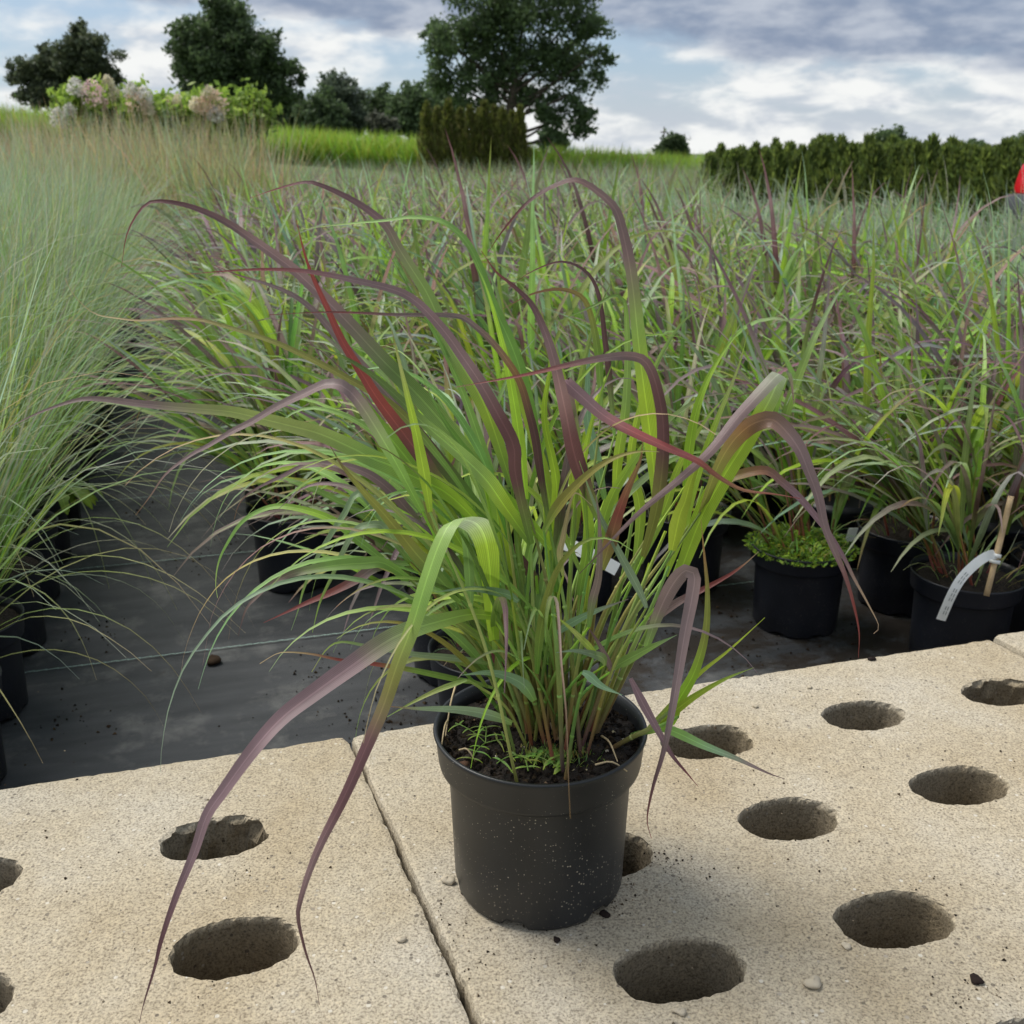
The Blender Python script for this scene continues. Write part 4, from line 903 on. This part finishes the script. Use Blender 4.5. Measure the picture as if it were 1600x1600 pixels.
def conifer_mesh(seed, h, w_, n, pal, tip=.6):
    rg = random.Random(seed); g = np.random.default_rng(seed); mb = MB(); V = []; C = []
    for i in range(n):
        z = h * (.06 + .94 * rg.random() ** .9); f = z / h
        r0 = w_ * .5 * min(1, (1 - f) ** tip * 1.25, .55 + f * 1.6) * (1 + .16 * math.sin(f * 19 + seed) * math.sin(seed + f * 7)); a = rg.uniform(0, 6.3)
        r_ = r0 * (rg.uniform(.45, 1.06)) * (1 + .18 * math.sin(3 * a + seed + f * 4)); s = w_ * .085 * rg.uniform(.6, 1.3)
        p = np.array((r_ * math.cos(a), r_ * math.sin(a), z)); up = np.array((math.cos(a) * .3, math.sin(a) * .3, 1.0)) + g.normal(size=3) * .22; up /= np.linalg.norm(up)
        sd = np.cross(up, g.normal(size=3)); sd /= np.linalg.norm(sd) + 1e-6
        V += [p - sd * s * .30, p + sd * s * .30, p + up * s * 2.6 + sd * s * .05, p + up * s * 1.5 - sd * s * .38]; c = np.array(rg.choice(pal)) * rg.uniform(.7, 1.3); C += [c] * 4
    mb.add(V, [(4 * i, 4 * i + 1, 4 * i + 2, 4 * i + 3) for i in range(n)], C)
    return mb.mesh('crown', M_TREE)
mb = MB(); tube(mb, [(0, 0, -.02), (0, 0, .5), (0, 0, .8)], [.02, .015, .006], 6); stick = mb.mesh('trunk', M_BARK)
THU = [(.13, .155, .035), (.18, .20, .04), (.14, .165, .04), (.11, .13, .04), (.15, .14, .055)]
thuja = [conifer_mesh(i, 1.75, .46, 2600, THU, .62) for i in range(4)]
def conifer(name, me, p, rz, sc_, label, group):
    e = empty(name, p, rz, label, 'conifer', group); e.scale = sc_
    link(bpy.data.objects.new('crown', me), e); link(bpy.data.objects.new('trunk', stick), e)
rng = random.Random(31)
for k, (u, vt) in enumerate(((668, 168), (702, 163), (735, 172), (757, 166), (785, 176), (812, 172), (684, 174), (720, 176), (748, 178), (772, 172), (800, 180))):
    y = 20 + (1.0 if k > 5 else 0); p = at(u, 240, y); top = at(u, vt, y)[2]; p[2] = gz(p[0], y)
    conifer('columnar_conifer', thuja[k % 4], p, rng.uniform(0, 6), (rng.uniform(.9, 1.1),) * 2 + ((top - p[2]) / 1.72,), 'olive-green columnar conifer in the tight block in front of the loose-crowned tree', 'columnar conifers in a block')
YEW = [(.14, .20, .045), (.19, .25, .055), (.11, .165, .045), (.22, .28, .065), (.14, .19, .065)]
yew = [conifer_mesh(20 + i, 1.0, .50, 2300, YEW, .85) for i in range(5)]
for row in range(3):
    for k in range(25):
        f = k / 24; u = 1112 + f * 520 + rng.uniform(-6, 6) + row * 9; y = 14.5 - f * 3.0 + row * .8; p = at(u, 240, y); p[2] = -.02
        top = at(u, 240 - 4 * f + rng.choice((rng.uniform(-4, 8), rng.uniform(-14, 8))) + (2 if row == 0 else 0), y)[2]
        conifer('young_conifer', yew[rng.randrange(5)], p, rng.uniform(0, 6), (rng.uniform(.85, 1.15),) * 2 + ((top - p[2]) / .97,), 'young bushy green conifer in the long hedge block behind the blue-green grass', 'young conifers in the hedge block')

# hydrangeas on stems with cream and pink flower heads
HYG = [(.25, .38, .06), (.32, .46, .07), (.20, .31, .06), (.37, .50, .10)]
m_flower = leaf_mat('hydrangea_petal', trans=.3, rough=.6, jit=.12, spec=.2)
FLC = {'p': [(.80, .55, .55), (.84, .65, .63)], 'c': [(.84, .78, .56), (.80, .74, .6)], 'w': [(.86, .85, .78), (.80, .78, .72)], 'a': [(.82, .62, .46), (.84, .68, .55)]}
HYD = [(135, 168, 46, [(118, 136, 10, 'w'), (145, 145, 14, 'p'), (92, 184, 11, 'w'), (108, 172, 8, 'w')], 'hydrangea with the big pink and white flower heads at the outer end of the row'), (190, 165, 40, [(168, 128, 7, 'c'), (180, 148, 8, 'c'), (158, 160, 8, 'p')], 'hydrangea with small cream heads next to the big pink flower head'),
       (228, 168, 38, [(214, 158, 14, 'a'), (225, 150, 10, 'w'), (205, 142, 9, 'w'), (232, 170, 7, 'c')], 'hydrangea with peach and white heads in the middle of the row'), (285, 172, 36, [(278, 159, 8, 'c'), (264, 160, 7, 'c'), (266, 178, 6, 'w')], 'hydrangea with few small cream heads right of the gap in the row'),
       (330, 172, 38, [(338, 160, 13, 'a'), (318, 165, 11, 'a'), (326, 145, 9, 'c'), (306, 162, 8, 'c'), (336, 178, 9, 'w')], 'hydrangea with a cluster of peach heads and one upright cream head'), (385, 172, 38, [], 'leafy bright green hydrangea without flowers at the end of the row near the crop field')]
for k, (u, v, rp, fl, lb) in enumerate(HYD):
    y = 9.2 + .25 * (k % 2); base = at(u, 240, y); base[2] = 0; e = empty('hydrangea', base, 0, lb, 'hydrangea'); rg = random.Random(70 + k); g = np.random.default_rng(70 + k)
    c = at(u, v, y) - base; r0 = rp / FPX * y; pts = []
    for q in range(46):
        d_ = g.normal(size=3); d_ /= np.linalg.norm(d_); d_[2] *= .85; cc = c + d_ * r0 * rg.uniform(.3, 1.0) + np.array((0, 0, -.04)); pts.append(cc + g.normal(size=(30, 3)) * .045)
    mb = MB(); leaf_cloud(mb, np.concatenate(pts), .036, rg, HYG); mb.obj('crown', M_TREE, e)
    mb = MB(); tube(mb, spline([(0, 0, 0), (.01, 0, c[2] * .5), c], 8), [.014, .012, .01], 6)
    for q in range(5): tube(mb, spline([(0.0, 0, c[2] * .55), c * .5 + (g.normal() * .1, g.normal() * .1, c[2] * .35), c + g.normal(size=3) * r0 * .5], 6), [.007, .003], 5)
    mb.obj('stem', plain('hydrangea_bark', (.20, .15, .10), .9, .3, 30), e)
    mb = MB(); sx = rg.uniform(-.08, .08); tube(mb, [(sx, -.04, 0), (sx, -.04, c[2] * .95)], .008, 6, cap=True); mb.obj('stake', m_cane, e)
    for (fu, fv, fr, fc) in fl:
        p = at(fu, fv, y - r0 * 1.0) - base; rr = fr / FPX * y; mb = MB()
        q = g.normal(size=(260, 3)); q /= np.linalg.norm(q, axis=1)[:, None]; q *= rr * g.uniform(.55, 1.05, (260, 1)); q[:, 2] *= 1.15; q[:, :2] *= (1.05 - .35 * np.clip(q[:, 2:3] / rr, -1, 1))
        leaf_cloud(mb, q * 1.15, .014, rg, FLC[fc]); mb.obj('flower_head', m_flower, e, True, p)
# straw-coloured tall grass round the hydrangeas, the far beds and the crop field: masses nobody could count
def mass(name, n, place, ln, wid, pal, droop, seed, label, cat, zb=0.0, seg=6, lean=.18, m_=M_LEAF):
    rg = random.Random(seed); g = np.random.default_rng(seed); mb = MB()
    B = np.array([place(rg)[:3] for _ in range(n)]); D = np.stack([g.normal(-.05, lean, n), g.normal(0, lean, n), np.ones(n)], 1)
    blades(mb, B, D, g.uniform(*ln, n), g.uniform(*droop, n), wid * g.uniform(.6, 1.3, n), col_arr(pal, n, g), seg, 2, g)
    o = mb.obj(name, m_); tag(o, label, cat, kind='stuff'); return o
def pl_straw(rg):
    u = rg.choice((rg.uniform(-40, 430), rg.uniform(-40, 330))); y = rg.uniform(6.6, 9.8); p = at(u, 240, y); return (p[0], p[1], 0)
mass('dry_grass', 8500, pl_straw, (.7, 1.22), .009, ['oyt', 'tt', 'yt', 'oyh', 'eyt', 'eyh', 'oh'], (.05, .5), 1, 'tall straw-coloured grass at the feet of the hydrangeas', 'dry grass')
def pl_stake(rg):
    u = rg.uniform(80, 420); y = rg.uniform(8.2, 9.4); p = at(u, 240, y); return (p[0], p[1], 0)
mass('dry_stems', 70, pl_stake, (.95, 1.35), .012, ['ttt', 'ytt'], (0, .08), 2, 'pale straight dry stalks standing in front of the hydrangeas', 'dry stalks', lean=.04)
def pl_far(rg):
    y = rg.uniform(8.2, 22); u = rg.uniform(170, 1120); p = at(u, 240, y); return (p[0], p[1], 0, 1.0)
mass('far_grass', 15000, pl_far, (.45, .84), .011, ['geh', 'ebh', 'ehh', 'gGe', 'geP', 'gPP', 'bhh', 'eyt'], (.15, .9), 3, 'distant beds of grey-green grass in front of the conifers and the crop field', 'grass')
def pl_crop(rg):
    x = rg.uniform(-30, 13); y = 44 + 9 * rg.random() ** 1.5; return (x, y, gz(x, y), 1)
mass('crop_field', 26000, pl_crop, (1.2, 1.75), .06, ['gGG', 'gG', 'eGy', 'gGe', 'kG'], (.05, .8), 4, 'bright green tall crop field beyond the nursery beds', 'crop field', seg=5, lean=.22)

# ------------------------------------------------------------------ parked car at the end of the hedge
CX, CY = 4.28, 8.15
car = empty('parked_car', (CX, CY, -.03), R(8), 'dark grey hatchback with red tail light parked at the end of the hedge', 'car')
m_paint = plain('car_paint_grey', (.085, .09, .105), .28, .08, 3); m_gl = plain('car_glass', (.02, .025, .03), .08, .1); m_red = plain('tail_light_red', (.55, .01, .02), .2, .15, 30); m_tyre = plain('tyre_rubber', (.02, .02, .02), .85, .2); m_rim = plain('wheel_alloy', (.5, .5, .52), .35, .05)
side = [(.06, .28), (.0, .40), (.03, .56), (.06, .60), (.10, .82), (.16, .88), (.42, 1.30), (.62, 1.38), (1.5, 1.42), (2.2, 1.33), (2.85, .98), (3.7, .86), (4.0, .70), (4.05, .40), (3.95, .26)]
mb = MB(); hw = .86; nS = len(side); V = []
for f, ins in ((0, .10), (.10, .015), (.5, 0), (.9, .015), (1, .10)):
    for x, z in side:
        tum = max(0, z - .85) * .33
        cx_ = 2.0 + (x - 2.0) * (1 - (.018 if ins > .05 else 0)); V.append((cx_, (-hw + 2 * hw * f) * (1 - tum), z - (ins * .3 if z > .5 else 0)))
mb.add(V, [(a_ * nS + i, a_ * nS + (i + 1) % nS, (a_ + 1) * nS + (i + 1) % nS, (a_ + 1) * nS + i) for a_ in range(4) for i in range(nS)] + [tuple(range(nS)), tuple(range(4 * nS, 5 * nS))[::-1]])
mb.obj('body', m_paint, car)
mb = MB(); mb.add([(.175, -.62, .93), (.175, .62, .93), (.395, .52, 1.255), (.395, -.52, 1.255)], [(0, 1, 2, 3)]); V = np.array(mb.v[0]); V[:, 0] -= .02; mb.v[0] = V; mb.obj('rear_window', m_gl, car)
for s_ in (-1, 1):
    mb = MB()
    V = []
    for z, x in ((.57, .035), (.62, .03), (.68, .04), (.74, .055), (.79, .075), (.82, .11)):
        for yy, dx in ((.50, .015), (.70, .0), (.84, .012), (.862, .05), (.862, .20)): V.append((x + dx, s_ * yy * (1 - max(0, z - .85) * .3), z))
    mb.add(V, [(j * 5 + i, j * 5 + i + 1, (j + 1) * 5 + i + 1, (j + 1) * 5 + i) for j in range(5) for i in range(4)])
    o = mb.obj('tail_light', m_red, car)
    mb = MB(); mb.add([(.55, s_ * .79, .93), (2.75, s_ * .79, .93), (2.15, s_ * .70, 1.27), (.75, s_ * .70, 1.30)], [(0, 1, 2, 3)]); V = np.array(mb.v[0]); V[:, 1] += s_ * .055; mb.v[0] = V; mb.obj('side_window', m_gl, car)
    for wx in (.78, 3.25):
        we = MB(); prof = [(.20, -.1), (.29, -.1), (.315, -.07), (.315, .07), (.29, .1), (.20, .1)]; lathe(we, prof, 28); me = we.mesh('wheel', m_tyre); me.transform(__import__('mathutils').Matrix.Rotation(R(90), 4, 'X'))
        o = bpy.data.objects.new('wheel', me); link(o, car); o.location = (wx, s_ * .80, .315)
        we = MB(); lathe(we, [(.0, .05), (.12, .07), (.2, .09), (.2, -.09), (.0, -.08)], 20); me = we.mesh('rim', m_rim); me.transform(__import__('mathutils').Matrix.Rotation(R(90 if s_ < 0 else -90), 4, 'X'))
        q = bpy.data.objects.new('rim', me); link(q, o)
mb = MB(); box(mb, (-.035, -.82, .33), (.10, .82, .56)); mb.obj('bumper', plain('bumper_plastic', (.06, .063, .07), .5, .1), car)
